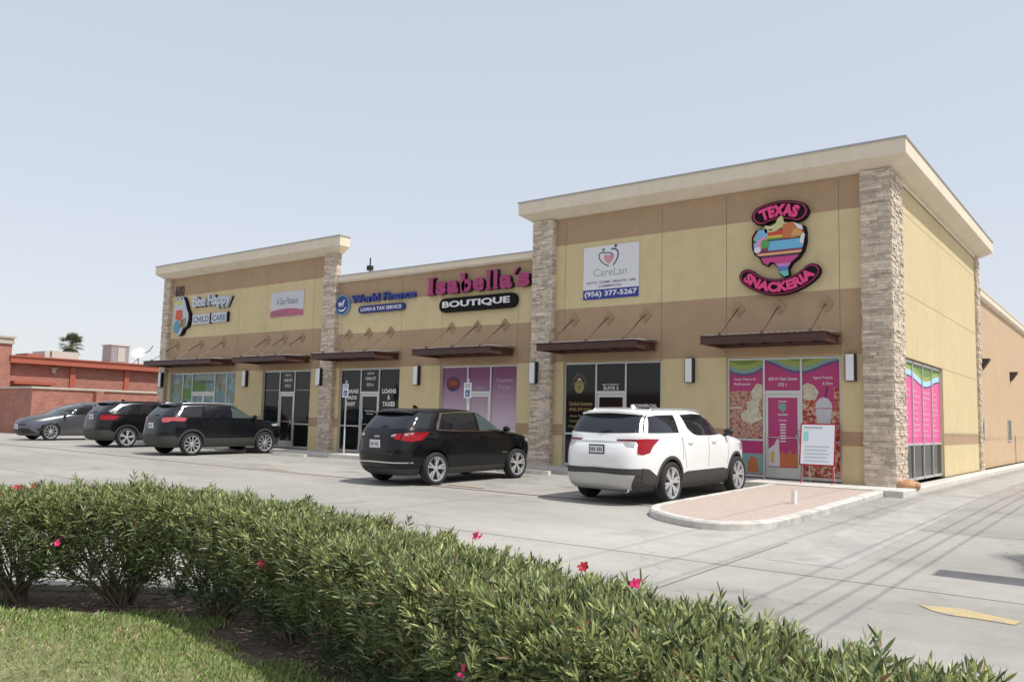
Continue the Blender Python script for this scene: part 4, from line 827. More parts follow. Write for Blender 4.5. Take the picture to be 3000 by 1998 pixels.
def build_car(S):
    S=zwarp(S)
    car=Car(S['levels'],S.get('yc',0)); root=empty(S['name'],(0,0,0),0,S['label'],S['cat'])
    paint=S['paint']; r=S['r']; ya,yb=S['axles']; tw=S['track']/2
    mb=car.body(paint,S.get('clad_z')); body=mb.build('body',[paint,M_BLACK,M_CLAD],root,smooth=True)
    body.data.set_sharp_from_angle(angle=R(38))
    # cut wheel wells
    cut=MB()
    for y in (ya,yb):
        for sx in (-1,1):
            cut.lathe([(0,sx*.50),(r*1.13,sx*.50),(r*1.13,sx*1.3),(0,sx*1.3)],40,c=(0,y,r*1.02))
    cut.m=[1]*len(cut.f); co=cut.build('cutter',[paint,M_BLACK,M_CLAD])
    bm=bmesh.new(); bm.from_mesh(co.data); bmesh.ops.remove_doubles(bm,verts=bm.verts,dist=1e-4); bmesh.ops.recalc_face_normals(bm,faces=bm.faces); bm.to_mesh(co.data); bm.free()
    md=body.modifiers.new('b','BOOLEAN'); md.object=co; md.operation='DIFFERENCE'; md.solver='EXACT'; md.use_self=False
    bpy.context.view_layer.update(); dg=bpy.context.evaluated_depsgraph_get(); me=bpy.data.meshes.new_from_object(body.evaluated_get(dg)); body.modifiers.clear(); old=body.data; body.data=me; me.name='body'; bpy.data.meshes.remove(old); bpy.data.objects.remove(co)
    for i,(y,sx) in enumerate([(ya,1),(ya,-1),(yb,1),(yb,-1)]): wheel(root,sx*(tw-.0),y,r,sx,S['rim'])
    SD=lambda sx:(lambda a,b,o:(sx*car.side(a,b,o),a,b)); RR=lambda a,b,o:(a,car.rear(a,b,o),b); FF=lambda a,b,o:(a,car.front(a,b,o),b)
    for sx in (1,-1):
        for (nm,top,bot,m) in S['side_glass']: patch(top,bot,SD(sx),.004).build(nm,m,root,smooth=True,sharp=40)
        for (nm,top,bot,m,off) in S.get('side',[]): patch(top,bot,SD(sx),off,nc=28,nr=4).build(nm,m,root,smooth=True,sharp=40)
        if S.get('arch'):
            cl,wd,off=S['arch']
            for yy in (ya,yb):
                o=arch_arc((yy,r*1.02),r*1.13+wd,R(-12),R(192),26); i_=arch_arc((yy,r*1.02),r*1.12,R(-12),R(192),26)
                patch(o,i_,SD(sx),off,nc=30,nr=3,inset=.05).build('wheel_arch_trim',cl,root,smooth=True,sharp=40)
        for (y0,z0,y1,z1) in S.get('seams',[]):
            n=12; mb=MB(); pts=[(sx*car.side(y0+(y1-y0)*k/n,z0+(z1-z0)*k/n,.001),y0+(y1-y0)*k/n,z0+(z1-z0)*k/n) for k in range(n+1)]; mb.tube(pts,.0035,5); mb.build('door_seam',M_BLACK,root)
        for (y,z) in S.get('handles',[]):
            mb=MB(); x=car.side(y,z); mb.tube([(sx*(x+.002),y-.09,z),(sx*(x+.028),y-.07,z),(sx*(x+.028),y+.07,z),(sx*(x+.002),y+.09,z)],.013,6); mb.build('door_handle',S.get('handle_mat',paint),root,smooth=True)
        y,z=S['mirror']; x=car.side(y,z); mb=MB()
        c=Vector((sx*(x+.13),y,z+.07)); n1,n2=6,12; vs=[]
        for i in range(n1+1):
            for j in range(n2):
                a=math.pi*i/n1;b=2*math.pi*j/n2; vs.append((c.x+.105*math.copysign(abs(math.cos(a))**.8,math.cos(a)),c.y+.06*math.sin(a)*math.cos(b),c.z+.07*math.sin(a)*math.sin(b)))
        mb.add(vs,[(i*n2+j,i*n2+(j+1)%n2,(i+1)*n2+(j+1)%n2,(i+1)*n2+j) for i in range(n1) for j in range(n2)]); mb.tube([(sx*(x-.02),y,z-.02),(sx*(x+.08),y,z+.02)],.03,6)
        mb.build('wing_mirror',S.get('mirror_mat',M_BLACK),root,smooth=True)
        if S.get('rails'):
            y0,y1,z_,xx,h,mm=S['rails']; mb=MB(); pts=[(sx*xx,y0,z_-.03),(sx*xx,y0+.12,z_+h)]+[(sx*xx*(1),y0+.12+(y1-y0-.24)*k/6,z_+h+.012*math.sin(math.pi*k/6)) for k in range(1,6)]+[(sx*xx,y1-.12,z_+h-.01),(sx*xx,y1,z_-.05)]
            mb.tube(pts,.02,6); mb.build('roof_rail',mm,root,smooth=True)
    for (nm,top,bot,m,off,ab) in S.get('ends',[]):
        patch(top,bot,RR if ab=='r' else FF,off,nc=24,nr=6).build(nm,m,root,smooth=True,sharp=40)
    for (nm,top,bot,m,off,ab) in S.get('pairs',[]):
        for sx in (1,-1):
            f=(lambda a,b,o:(sx*a,car.rear(a,b,o),b)) if ab=='r' else ((lambda a,b,o:(sx*a,car.front(a,b,o),b)) if ab=='f' else SD(sx))
            patch(top,bot,f,off,nc=14,nr=5).build(nm,m,root,smooth=True,sharp=40)
    if 'plate' in S:
        x,z,ab=S['plate']; f=car.rear if ab=='r' else car.front; sg=-1 if ab=='r' else 1; y=f(x,z)+sg*.012
        mb=MB(); mb.box(x-.165,x+.165,y,y+sg*.012,z-.085,z+.085); fr=mb.build('licence_plate',M_BLACK if S.get('plate_frame') else M_PLATEW,root)
        mb=MB(); y2=y+sg*.013; mb.box(x-.145,x+.145,y2,y2+sg*.003,z-.062,z+.062,0)
        rr=random.Random(len(S['name'])); 
        for k in range(7):
            if k!=3: mb.box(x-.125+.036*k,x-.125+.036*k+.024,y2+sg*.003,y2+sg*.004,z-.035,z+.03,1)
        mb.build('plate_face',[M_PLATEW,C('plate_digits',(88,92,104))],fr)
    if 'fin' in S:
        y,z=S['fin']; mb=MB(); mb.prism([(y-.09,z-.02),(y+.10,z-.02),(y-.04,z+.075),(y-.09,z+.07)],-.018,.018,axis='x'); mb.build('antenna_fin',paint,root)
    if 'spoiler' in S:
        y,z,wd,ln,mm=S['spoiler']; mb=MB(); n=14; vs=[]
        for j in range(n+1):
            u=-1+2*j/n; x=wd*u; c=.10*abs(u)**3
            vs+=[(x,y+ln,z+.012-.03*u*u),(x,y-.08+c,z-.02-.03*u*u),(x,y-.085+c,z-.05-.03*u*u),(x,y+ln,z-.05-.03*u*u)]
        mb.add(vs,[(j*4+k,j*4+(k+1)%4,(j+1)*4+(k+1)%4,(j+1)*4+k) for j in range(n) for k in range(4)]+[(3,2,1,0),(n*4,n*4+1,n*4+2,n*4+3)]); mb.build('rear_spoiler',mm,root,smooth=True,sharp=35)
    if 'wiper' in S:
        y0,z0=S['wiper']; mb=MB(); mb.tube([(0,car.rear(0,z0,.02),z0),(.22,car.rear(.22,z0+.03,.025),z0+.04)],.01,5); mb.build('wiper',M_BLACK,root)
    if 'exhaust' in S:
        for x,z in S['exhaust']:
            mb=MB(); y=car.rear(x,z+.05)+.02; mb.lathe([(.03,.0),(.038,.0),(.038,.14),(.03,.14)],12,'y',(x,y-.04,z)); mb.build('exhaust_pipe',M_CHR,root,smooth=True)
    return root
PW=mat('white_paint_gloss',(.80,.80,.79),.3,coat=.7); PB=mat('black_paint_gloss',(.005,.005,.006),.18,coat=.25,spec=.3); PB2=mat('dark_paint_metallic',(.008,.009,.012),.2,.2,coat=.3,spec=.3); PG=mat('grey_metallic',(.115,.118,.13),.32,.55,coat=.4)
# white three row crossover
acadia=dict(name='parked_car',label='white sport utility car with grey lower cladding before the pink storefront',cat='car',paint=PW,r=.375,axles=(-1.37,1.487),track=1.74,rim=(6,.16,.055),yc=-.1,clad_z=lambda y:.50+.15*min(1,max(0,(-2.05-y)/.1)),
 levels=[(.24,-2.22,2.10,.84,5,4),(.30,-2.36,2.30,.90,5,4),(.45,-2.45,2.40,.935,5,4),(.62,-2.47,2.44,.95,5,4),(.80,-2.46,2.45,.955,5,4),(.95,-2.42,2.40,.95,5,4),(1.02,-2.38,2.22,.94,5,3.6),(1.07,-2.36,1.90,.935,5,3.4),(1.12,-2.34,1.35,.925,5.5,3.2),(1.17,-2.32,1.17,.905,6,3.2),(1.30,-2.24,.98,.865,6.5,3.4),(1.45,-2.13,.74,.815,7,3.6),(1.56,-2.03,.52,.765,7,3.6),(1.63,-1.97,.28,.72,7,3.4),(1.67,-1.90,-.02,.64,5,3.2),(1.695,-1.6,-.35,.46,4,3)],
 side_glass=[('side_window',[(-.72,1.575),(-.2,1.60),(.30,1.575),(.62,1.50),(.95,1.33),(1.17,1.165)],[(-.62,1.28),(-.48,1.16),(-.3,1.12),(.3,1.115),(.9,1.13),(1.17,1.155)],M_CARG),
  ('quarter_window',[(-1.86,1.535),(-1.6,1.565),(-1.0,1.575)],[(-2.02,1.19),(-1.6,1.185),(-1.0,1.185)],M_CARG)],
 side=[('side_cladding',[(-.90,.48),(-.75,.51),(.8,.51),(1.0,.48)],[(-.98,.26),(.0,.25),(1.06,.26)],M_CLAD,.014),('side_cladding',[(-2.2,.60),(-2.05,.585),(-1.88,.50),(-1.80,.47)],[(-2.2,.40),(-2.05,.36),(-1.88,.34),(-1.80,.34)],M_CLAD,.012)],
 arch=(M_CLAD,.05,.018),seams=[(-.93,1.10,-.93,.72),(-.93,1.12,-.78,.56),(.17,1.12,.13,.55),(1.15,1.13,1.02,.58)],handles=[(-.62,1.0),(.38,1.0)],mirror=(1.02,1.10),mirror_mat=M_BLACK,
 rails=(-1.70,.45,1.655,.62,.035,mat('rail_silver',(.5,.5,.5),.35,.8)),
 ends=[('rear_window',[(-.69,1.575),(0,1.60),(.69,1.575)],[(-.79,1.20),(0,1.175),(.79,1.20)],M_CARG,.006,'r'),('windscreen',[(-.62,1.58),(0,1.60),(.62,1.58)],[(-.84,1.18),(0,1.16),(.84,1.18)],M_CARG,.004,'f'),
   ('rear_bumper',[(-.80,.58),(0,.60),(.80,.58)],[(-.80,.50),(0,.50),(.80,.50)],M_CLAD,.03,'r'),('skid_plate',[(-.74,.50),(0,.52),(.74,.50)],[(-.62,.27),(0,.26),(.62,.27)],M_SKID,.04,'r'),
   ('rear_chrome_strip',[(-.40,1.055),(0,1.06),(.40,1.055)],[(-.40,1.035),(0,1.04),(.40,1.035)],M_WHITE,.012,'r'),
   ('front_grille',[(-.45,.92),(0,.93),(.45,.92)],[(-.35,.55),(0,.52),(.35,.55)],M_BLACK,.012,'f')],
 pairs=[('tail_light',[(.38,1.075),(.60,1.08),(.75,1.08)],[(.38,1.05),(.60,1.048),(.75,1.04)],C('tail_lamp_dark',(96,16,28),.2),.014,'r'),('tail_light',[(.745,1.08),(.82,1.085),(.895,1.08)],[(.765,.84),(.82,.82),(.87,.85)],M_REDL,.017,'r'),('reverse_light',[(.52,1.03),(.70,1.02)],[(.58,.97),(.71,.95)],M_CLEAR,.012,'r'),
   ('tail_light',[(-2.24,1.08),(-2.18,1.08),(-2.10,1.06)],[(-2.24,.92),(-2.20,.93),(-2.13,.99)],M_REDL,.014,'s'),('headlight',[(.62,.92),(.88,.94)],[(.66,.80),(.88,.80)],M_CLEAR,.01,'f')],
 plate=(0,.90,'r'),plate_frame=1,fin=(-1.15,1.70),spoiler=(-2.02,1.665,.62,.25,PW),wiper=(0,1.20),exhaust=[(.56,.27)])
# black crossover
equinox=dict(name='parked_car',label='glossy black crossover with red tail lights, parked left of the white car',cat='car',paint=PB,r=.355,axles=(-1.32,1.405),track=1.66,rim=(5,.17,.05),yc=-.1,clad_z=.36,
 levels=[(.22,-2.05,2.10,.80,4.5,4),(.30,-2.18,2.22,.86,4.5,4),(.45,-2.29,2.28,.895,4.5,4),(.62,-2.30,2.31,.915,4.5,4),(.80,-2.28,2.30,.92,4.5,3.8),(.90,-2.26,2.24,.92,4.5,3.6),(.97,-2.23,2.08,.915,4.5,3.4),(1.02,-2.21,1.75,.91,4.5,3.2),(1.07,-2.18,1.32,.90,5,3.1),(1.12,-2.15,1.14,.88,5,3.1),(1.28,-2.03,.86,.83,5,3.3),(1.42,-1.90,.60,.78,5.5,3.4),(1.53,-1.79,.34,.73,6,3.4),(1.60,-1.74,.08,.68,6,3.2),(1.635,-1.66,-.2,.60,5,3),(1.655,-1.35,-.45,.42,4,3)],
 side_glass=[('side_window',[(-1.05,1.50),(-.6,1.535),(-.02,1.545)],[(-1.22,1.12),(-.6,1.09),(-.02,1.085)],M_CARG),('side_window',[(.06,1.545),(.35,1.48),(.75,1.28),(1.05,1.10)],[(.06,1.085),(.4,1.085),(.9,1.085),(1.05,1.09)],M_CARGL),
  ('quarter_window',[(-1.72,1.50),(-1.5,1.52),(-1.16,1.53)],[(-1.98,1.17),(-1.8,1.15),(-1.40,1.14)],M_CARG)],
 side=[('window_chrome',[(-1.10,1.53),(-.6,1.565),(0,1.572),(.35,1.51)],[(-1.08,1.51),(-.6,1.548),(0,1.556),(.35,1.495)],M_CHR,.010),('window_chrome',[(-1.08,1.53),(-1.20,1.34),(-1.31,1.12)],[(-1.045,1.50),(-1.15,1.32),(-1.24,1.13)],M_CHR,.011),('window_chrome',[(-1.30,1.115),(-.6,1.085),(.9,1.075)],[(-1.28,1.10),(-.6,1.07),(.9,1.062)],M_CHR,.010),('badge_strip',[(.85,.60),(1.02,.60)],[(.85,.585),(1.02,.585)],M_CHR,.008)],
 seams=[(-.98,1.08,-.86,.45),(.02,1.08,.0,.42),(1.08,1.06,.98,.45)],handles=[(-.66,.97),(.24,.97)],handle_mat=PB,mirror=(.92,1.04),mirror_mat=PB,
 ends=[('rear_window',[(-.66,1.51),(0,1.535),(.66,1.51)],[(-.72,1.14),(0,1.12),(.72,1.14)],M_CARG,.006,'r'),('windscreen',[(-.60,1.54),(0,1.56),(.60,1.54)],[(-.80,1.13),(0,1.10),(.80,1.13)],M_CARG,.004,'f'),('bumper_chrome',[(-.80,.475),(0,.485),(.80,.475)],[(-.80,.455),(0,.463),(.80,.455)],M_CHR,.012,'r'),
   ('front_grille',[(-.6,.80),(0,.82),(.6,.80)],[(-.45,.40),(0,.38),(.45,.40)],M_RIMD,.008,'f'),('rear_emblem',[(-.07,.985),(.07,.985)],[(-.07,.955),(.07,.955)],C('emblem_gold',(170,160,130),.3),.014,'r'),
   ('bumper_recess',[(-.55,.66),(0,.67),(.55,.66)],[(-.52,.60),(0,.60),(.52,.60)],M_RIMD,.004,'r')],
 pairs=[('tail_light',[(.46,1.0),(.58,1.035),(.64,1.04)],[(.46,.97),(.56,.925),(.64,.91)],M_REDL,.016,'r'),('tail_light',[(.67,1.05),(.80,1.07),(.875,1.06)],[(.67,.90),(.80,.875),(.86,.90)],M_REDL,.018,'r'),('reverse_light',[(.44,1.005),(.54,1.03)],[(.44,.975),(.54,.985)],M_CLEAR,.02,'r'),('reverse_light',[(.70,1.04),(.80,1.06)],[(.70,.995),(.78,1.0)],M_CLEAR,.024,'r'),
   ('tail_light',[(-2.05,1.04),(-1.98,1.03),(-1.90,1.0)],[(-2.05,.91),(-1.98,.93),(-1.92,.97)],M_REDL,.014,'s'),('headlight',[(.58,.86),(.76,.88)],[(.60,.80),(.76,.80)],M_CLEAR,.008,'f')],
 plate=(0,.82,'r'),fin=(-1.1,1.65),spoiler=(-1.80,1.615,.62,.25,PB),wiper=(0,1.16),exhaust=[])
# black car with grey cladding
cher=dict(name='parked_car',label='black car with grey arch cladding and bright roof rails before the dark glass entrance',cat='car',paint=PB2,r=.36,axles=(-1.34,1.36),track=1.68,rim=(10,0,.035),yc=-.1,clad_z=lambda y:.50+.12*min(1,max(0,(-1.7-y)/.3)),
 levels=[(.25,-2.10,2.08,.82,4.5,4),(.32,-2.22,2.2,.88,4.5,4),(.48,-2.29,2.26,.915,4.5,4),(.62,-2.30,2.29,.925,4.5,4),(.80,-2.27,2.28,.93,4.5,3.6),(.92,-2.25,2.18,.925,4.5,3.4),(.99,-2.23,1.98,.92,4.5,3.2),(1.04,-2.21,1.65,.91,4.5,3.1),(1.09,-2.19,1.25,.90,5,3.1),(1.14,-2.15,1.08,.88,5,3.1),(1.30,-2.02,.82,.83,5,3.3),(1.44,-1.88,.56,.78,5.5,3.4),(1.54,-1.79,.32,.735,6,3.4),(1.60,-1.74,.05,.69,6,3.2),(1.635,-1.66,-.2,.61,5,3),(1.655,-1.35,-.45,.42,4,3)],
 side_glass=[('side_window',[(-.86,1.53),(-.4,1.555),(.02,1.555)],[(-.90,1.12),(-.4,1.11),(.02,1.11)],M_CARG),('side_window',[(.08,1.555),(.36,1.48),(.72,1.30),(1.02,1.12)],[(.08,1.105),(.4,1.10),(.8,1.10),(1.02,1.105)],M_CARGL),('quarter_window',[(-1.58,1.48),(-1.3,1.52),(-.98,1.535)],[(-1.72,1.20),(-1.4,1.14),(-1.0,1.125)],M_CARG)],
 side=[('window_chrome',[(-1.62,1.50),(-1.66,1.38),(-1.78,1.20)],[(-1.595,1.48),(-1.63,1.36),(-1.74,1.20)],M_CHR,.010),('window_chrome',[(-1.62,1.515),(-1.3,1.545),(-.4,1.58),(.1,1.578)],[(-1.60,1.50),(-1.3,1.53),(-.4,1.567),(.1,1.565)],M_CHR,.010),('side_cladding',[(-.92,.50),(0,.50),(.95,.50)],[(-.98,.27),(0,.27),(.99,.27)],M_CLAD,.014)],
 arch=(M_CLAD,.06,.02),seams=[(-.94,1.1,-.92,.52),(.05,1.1,.03,.52),(1.06,1.07,.95,.52)],handles=[(-.66,.98),(.26,.98)],handle_mat=PB2,mirror=(.90,1.07),mirror_mat=PB2,
 rails=(-1.62,.40,1.60,.60,.035,mat('rail_bright',(.8,.8,.8),.35,.9)),
 ends=[('rear_window',[(-.64,1.50),(0,1.53),(.64,1.50)],[(-.74,1.17),(0,1.14),(.74,1.17)],M_CARG,.006,'r'),('windscreen',[(-.60,1.55),(0,1.57),(.60,1.55)],[(-.80,1.15),(0,1.12),(.80,1.15)],M_CARG,.004,'f'),('rear_bumper',[(-.74,.56),(0,.57),(.74,.56)],[(-.70,.34),(0,.33),(.70,.34)],M_CLAD,.02,'r'),('front_grille',[(-.6,.86),(0,.88),(.6,.86)],[(-.55,.70),(0,.70),(.55,.70)],M_RIMD,.008,'f')],
 pairs=[('tail_light',[(.62,1.10),(.76,1.11),(.87,1.10)],[(.62,1.02),(.76,1.01),(.87,1.0)],C('tail_lamp_pale',(190,90,96),.2),.016,'r'),('tail_light',[(-2.18,1.10),(-2.02,1.11),(-1.92,1.09)],[(-2.19,.96),(-2.08,.97),(-1.96,1.02)],MATS.get('tail_lamp_pale') or C('tail_lamp_pale',(190,90,96),.2),.014,'s'),('headlight',[(.60,.92),(.80,.91)],[(.62,.86),(.80,.84)],M_CLEAR,.01,'f')],
 plate=(0,.86,'r'),fin=(-1.1,1.65),spoiler=(-1.80,1.615,.60,.25,M_BLACK),wiper=(0,1.16),exhaust=[])
# second black crossover, further left
tuc=dict(cher); tuc.update(label='black crossover with silver window trim, half hidden behind the black car with roof rails',paint=mat('black_paint_plain',(.006,.006,.008),.2,coat=.3,spec=.3),rim=(5,.14,.05),
 side=[('silver_trim',[(-1.95,1.22),(-1.6,1.47),(-1.2,1.56),(-.6,1.585),(.1,1.585)],[(-1.90,1.16),(-1.50,1.42),(-1.15,1.535),(-.6,1.567),(.1,1.568)],M_CHR,.012),('side_cladding',[(-.92,.46),(0,.46),(.95,.46)],[(-.98,.27),(0,.27),(.99,.27)],M_CLAD,.014)],
 side_glass=[('side_window',[(-.86,1.53),(-.4,1.555),(.02,1.555)],[(-.90,1.15),(-.4,1.13),(.02,1.12)],M_CARG),('side_window',[(.08,1.555),(.36,1.48),(.72,1.30),(1.02,1.12)],[(.08,1.115),(.4,1.11),(.8,1.10),(1.02,1.105)],M_CARGL),('quarter_window',[(-1.45,1.42),(-1.25,1.48),(-.98,1.52)],[(-1.72,1.22),(-1.4,1.17),(-1.0,1.155)],M_CARG)],
 rails=(-1.55,.45,1.605,.60,.03,M_BLACK),pairs=[('tail_light',[(.58,1.06),(.74,1.08),(.86,1.06)],[(.66,.92),(.76,.90),(.86,.92)],M_REDL,.016,'r'),('tail_light',[(-2.16,1.05),(-2.0,1.03),(-1.9,1.0)],[(-2.20,.90),(-2.1,.92),(-1.98,.95)],M_REDL,.014,'s'),('headlight',[(.62,.90),(.86,.90)],[(.64,.8),(.86,.8)],M_CLEAR,.01,'f')],plate=(0,1.0,'r'),arch=(M_CLAD,.045,.018))
# grey hatchback seen from its nose
pri=dict(lift=.0,name='parked_car',label='grey hatchback facing out of its bay, leftmost of the parked cars',cat='car',paint=PG,r=.33,axles=(-1.35,1.35),track=1.60,rim=(10,0,.03),yc=-.2,
 levels=[(.17,-2.1,2.12,.80,5,3.6),(.26,-2.22,2.24,.86,5,3.6),(.42,-2.27,2.29,.885,5,3.4),(.55,-2.28,2.29,.89,5,3.2),(.68,-2.27,2.26,.89,5,3),(.78,-2.25,2.16,.885,5,2.8),(.86,-2.22,1.95,.88,5,2.7),(.93,-2.19,1.60,.87,5,2.7),(.99,-2.17,1.25,.855,5,2.8),(1.05,-2.14,1.06,.83,5,2.9),(1.18,-2.0,.80,.775,5,3.1),(1.30,-1.75,.42,.72,5,3.2),(1.39,-1.5,.10,.66,5,3.1),(1.44,-1.25,-.2,.58,4.5,3),(1.47,-.95,-.45,.40,4,3)],
 side_glass=[('side_window',[(-.30,1.36),(.1,1.35),(.45,1.24),(.98,.99)],[(-.35,.99),(.2,.97),(.6,.965),(.98,.97)],M_CARG),('side_window',[(-1.35,1.28),(-.8,1.35),(-.36,1.365)],[(-1.5,1.05),(-.9,1.0),(-.40,.99)],M_CARG)],
 side=[],seams=[(-.38,.97,-.36,.35),(.98,.93,.86,.35)],handles=[(-.18,.86),(-1.1,.88)],mirror=(.82,.93),mirror_mat=PG,
 ends=[('rear_window',[(-.55,1.30),(0,1.33),(.55,1.30)],[(-.66,1.08),(0,1.05),(.66,1.08)],M_CARG,.006,'r'),('windscreen',[(-.60,1.36),(0,1.385),(.60,1.36)],[(-.78,1.0),(0,.965),(.78,1.0)],M_CARGL,.004,'f'),('lower_grille',[(-.62,.44),(0,.46),(.62,.44)],[(-.72,.27),(0,.25),(.72,.27)],M_BLACK,.01,'f'),('bumper_slot',[(-.5,.60),(0,.61),(.5,.60)],[(-.48,.56),(0,.565),(.48,.56)],M_BLACK,.01,'f')],
 pairs=[('headlight',[(.50,.66),(.68,.70),(.84,.74)],[(.52,.58),(.68,.58),(.84,.60)],C('headlight_blue_grey',(84,92,106),.25),.012,'f'),('fog_slot',[(.72,.45),(.84,.46)],[(.76,.32),(.84,.33)],M_BLACK,.01,'f'),('tail_light',[(.6,1.02),(.82,1.0)],[(.66,.78),(.82,.78)],M_REDL,.012,'r')],
 plate=(0,.50,'f'))
def place(S,x,y,deg,sc,sz=1):
    o=build_car(S); o.rotation_mode='XYZ'; rz=R(deg); tilt=math.atan((gz(y+1,x)-gz(y-1,x))/2)
    o.location=(x,y,gz(y,x)); sgn=1 if abs(deg)<90 else -1; o.scale=(sc,sc,sc*sz)
    o.rotation_euler=(tilt*sgn,0,rz); return o
place(acadia,-3.74,-4.31,-2.1,1.055,1.03)
place(equinox,-9.53,-4.76,-2.9,1.08)
place(cher,-22.73,-2.91,-2.6,1.08,1.025)
place(tuc,-28.9,-1.95,-2.6,1.12)
place(pri,-36.9,-1.35,180-1,1.16,1.07)
# ---------------------------------------------------------------- brick building on the left
def brick_mat(name,c1,c2,mo,ax):
    m=mat(name,c1,.9); n=m.node_tree; b=n.nodes['Principled BSDF']; bt=n.nodes.new('ShaderNodeTexBrick'); tc=n.nodes.new('ShaderNodeTexCoord'); sx=n.nodes.new('ShaderNodeSeparateXYZ'); cb=n.nodes.new('ShaderNodeCombineXYZ')
    n.links.new(tc.outputs['Object'],sx.inputs[0]); n.links.new(sx.outputs[ax],cb.inputs[0]); n.links.new(sx.outputs[2],cb.inputs[1]); n.links.new(cb.outputs[0],bt.inputs[0])
    bt.inputs['Scale'].default_value=1; bt.inputs['Brick Width'].default_value=.21; bt.inputs['Row Height'].default_value=.075; bt.inputs['Mortar Size'].default_value=.006; bt.inputs['Bias'].default_value=0
    bt.inputs['Color1'].default_value=(*c1,1); bt.inputs['Color2'].default_value=(*c2,1); bt.inputs['Mortar'].default_value=(*mo,1)
    nz=n.nodes.new('ShaderNodeTexNoise'); nz.inputs['Scale'].default_value=1.4; nz.inputs['Detail'].default_value=6; n.links.new(tc.outputs['Object'],nz.inputs[0]); mr=n.nodes.new('ShaderNodeMapRange'); mr.inputs[1].default_value=.3; mr.inputs[2].default_value=.7; mr.inputs[3].default_value=.85; mr.inputs[4].default_value=1.12; n.links.new(nz.outputs[0],mr.inputs[0])
    sc=n.nodes.new('ShaderNodeVectorMath'); sc.operation='SCALE'; n.links.new(bt.outputs[0],sc.inputs[0]); n.links.new(mr.outputs[0],sc.inputs['Scale']); n.links.new(sc.outputs[0],b.inputs['Base Color']); return m
M_BRKY=brick_mat('red_brick_y',(.40,.155,.115),(.30,.11,.08),(.45,.30,.24),1); M_BRKX=brick_mat('red_brick_x',(.40,.155,.115),(.30,.11,.08),(.45,.30,.24),0)
M_COPE=mat('stone_coping',(.52,.46,.38),.8,stain=.15,stscale=2); M_ORA=mat('terracotta_metal',(.42,.115,.07),.5)
def wall2(mb,x0,x1,y0,y1,z0,z1):
    mb.box(x0,x1,y0,y1,z0,z1); k=len(mb.m)-6; mb.m[k+2]=1; mb.m[k+4]=1
t=empty('screen_wall',(-45,0,0),0,'low red brick wall with pale coping behind the grey hatchback','wall'); t.location=(0,0,0)
mb=MB(); wall2(mb,-45.3,-45,-.1,34,-.3,2.44); mb.box(-70,-45.31,-.1,.2,-.3,2.44); mb.m[-6+2]=1; mb.box(-45.0,-44.6,3.30,3.75,-.3,2.44); 
mb.build('wall',[M_BRKY,M_BRKX],t)
mb=MB(); mb.box(-45.38,-44.92,-.18,34,2.44,2.56); mb.box(-70,-45.39,-.18,.28,2.44,2.56); mb.build('coping',M_COPE,t)
bx=-50.0
t=empty('brick_building',(0,0,0),0,'red brick building with a terracotta metal fascia at the far left edge','building')
mb=MB(); mb.box(bx-22,bx,.6,40,-.3,4.05); mb.m[-6+2]=1; mb.build('wall',[M_BRKY,M_BRKX],t)
mb=MB(); mb.box(bx-22.2,bx+.45,.45,40,4.05,4.42); mb.box(bx-22.2,bx+.52,.40,40,4.42,4.50); mb.build('fascia',M_ORA,t)
for y in (4.29,7.83):
    mb=MB(); mb.box(bx,bx+.14,y-.16,y+.16,-.3,4.05); mb.build('pilaster',M_ORA,t)
mb=MB(); mb.box(bx,bx+.6,.7,3.04,2.78,2.96); mb.build('door_canopy',M_ORA,t)
mb=MB(); mb.box(bx,bx+.16,3.0,3.22,3.55,3.84); mb.box(bx,bx+.24,2.95,3.3,3.84,3.89); mb.build('wall_light',M_COPE,t)
mb=MB(); mb.box(bx-.3,bx+.35,-.35,.5,-.3,5.15); mb.m[-6+2]=1; mb.build('corner_pier',[M_BRKY,M_BRKX],t)
mb=MB(); mb.box(bx-.4,bx+.45,-.45,.6,5.15,5.3); mb.box(bx-.36,bx+.41,-.41,.56,5.3,5.5); mb.box(bx-.45,bx+.5,-.5,.65,5.5,5.62); mb.build('pier_cap',M_COPE,t)
# roof equipment (world boxes placed on the low roof)
M_GALV=mat('galvanised_sheet',(.55,.56,.57),.5,.4); M_BEG=mat('roof_unit_beige',(.50,.50,.45),.7)
t=empty('rooftop_air_unit',(-58.8,11.5,4.45),0,'grey louvred cooling unit standing on the brick building roof','air conditioner')
mb=MB(); mb.box(-.8,.8,-.85,.85,0,.45,0); mb.build('base',M_GALV,t)
mb=MB(); 
for k in range(9): mb.box(-.72,.72,-.72,.72,.5+k*.145,.57+k*.145)
mb.box(-.68,.68,-.68,.68,.45,1.82); mb.build('louvre',mat('louvre_grey',(.45,.47,.48),.6,.2),t); mb=MB(); mb.box(-.78,.78,-.78,.78,1.82,1.9); mb.build('top',M_BEG,t)
mb=MB()
for a,b in ((.25,.9),): mb.box(.72,.75,-.2,.35,.6,1.7)
mb.build('side_door',M_BEG,t)
t=empty('rooftop_duct_box',(-59,6.35,4.45),0,'long beige equipment box on the brick roof below the palm crown','roof equipment')
mb=MB(); mb.box(-1,1,.1,2.0,0,1.05); mb.build('housing',M_BEG,t); mb=MB(); mb.box(-1,1,-.4,-.05,0,1.0); mb.box(-.9,.9,-.05,.1,0,.6); mb.build('side_unit',M_BEG,t)
mb=MB(); mb.box(-60,-58,3.2,4.4,4.45,4.95); tag(mb.build('roof_vent_box',M_BEG),'low pale grey box at the left end of the brick roof','roof equipment')
mb=MB(); mb.box(-60,-58,4.8,5.9,4.45,5.2); tag(mb.build('roof_hatch',mat('hatch_red',(.35,.14,.10),.8)),'small red brown hatch box on the brick roof','roof equipment')
t=empty('satellite_dish',(-55,11.3,4.45),0,'white satellite dish on the brick building roof beside the plaza','satellite dish')
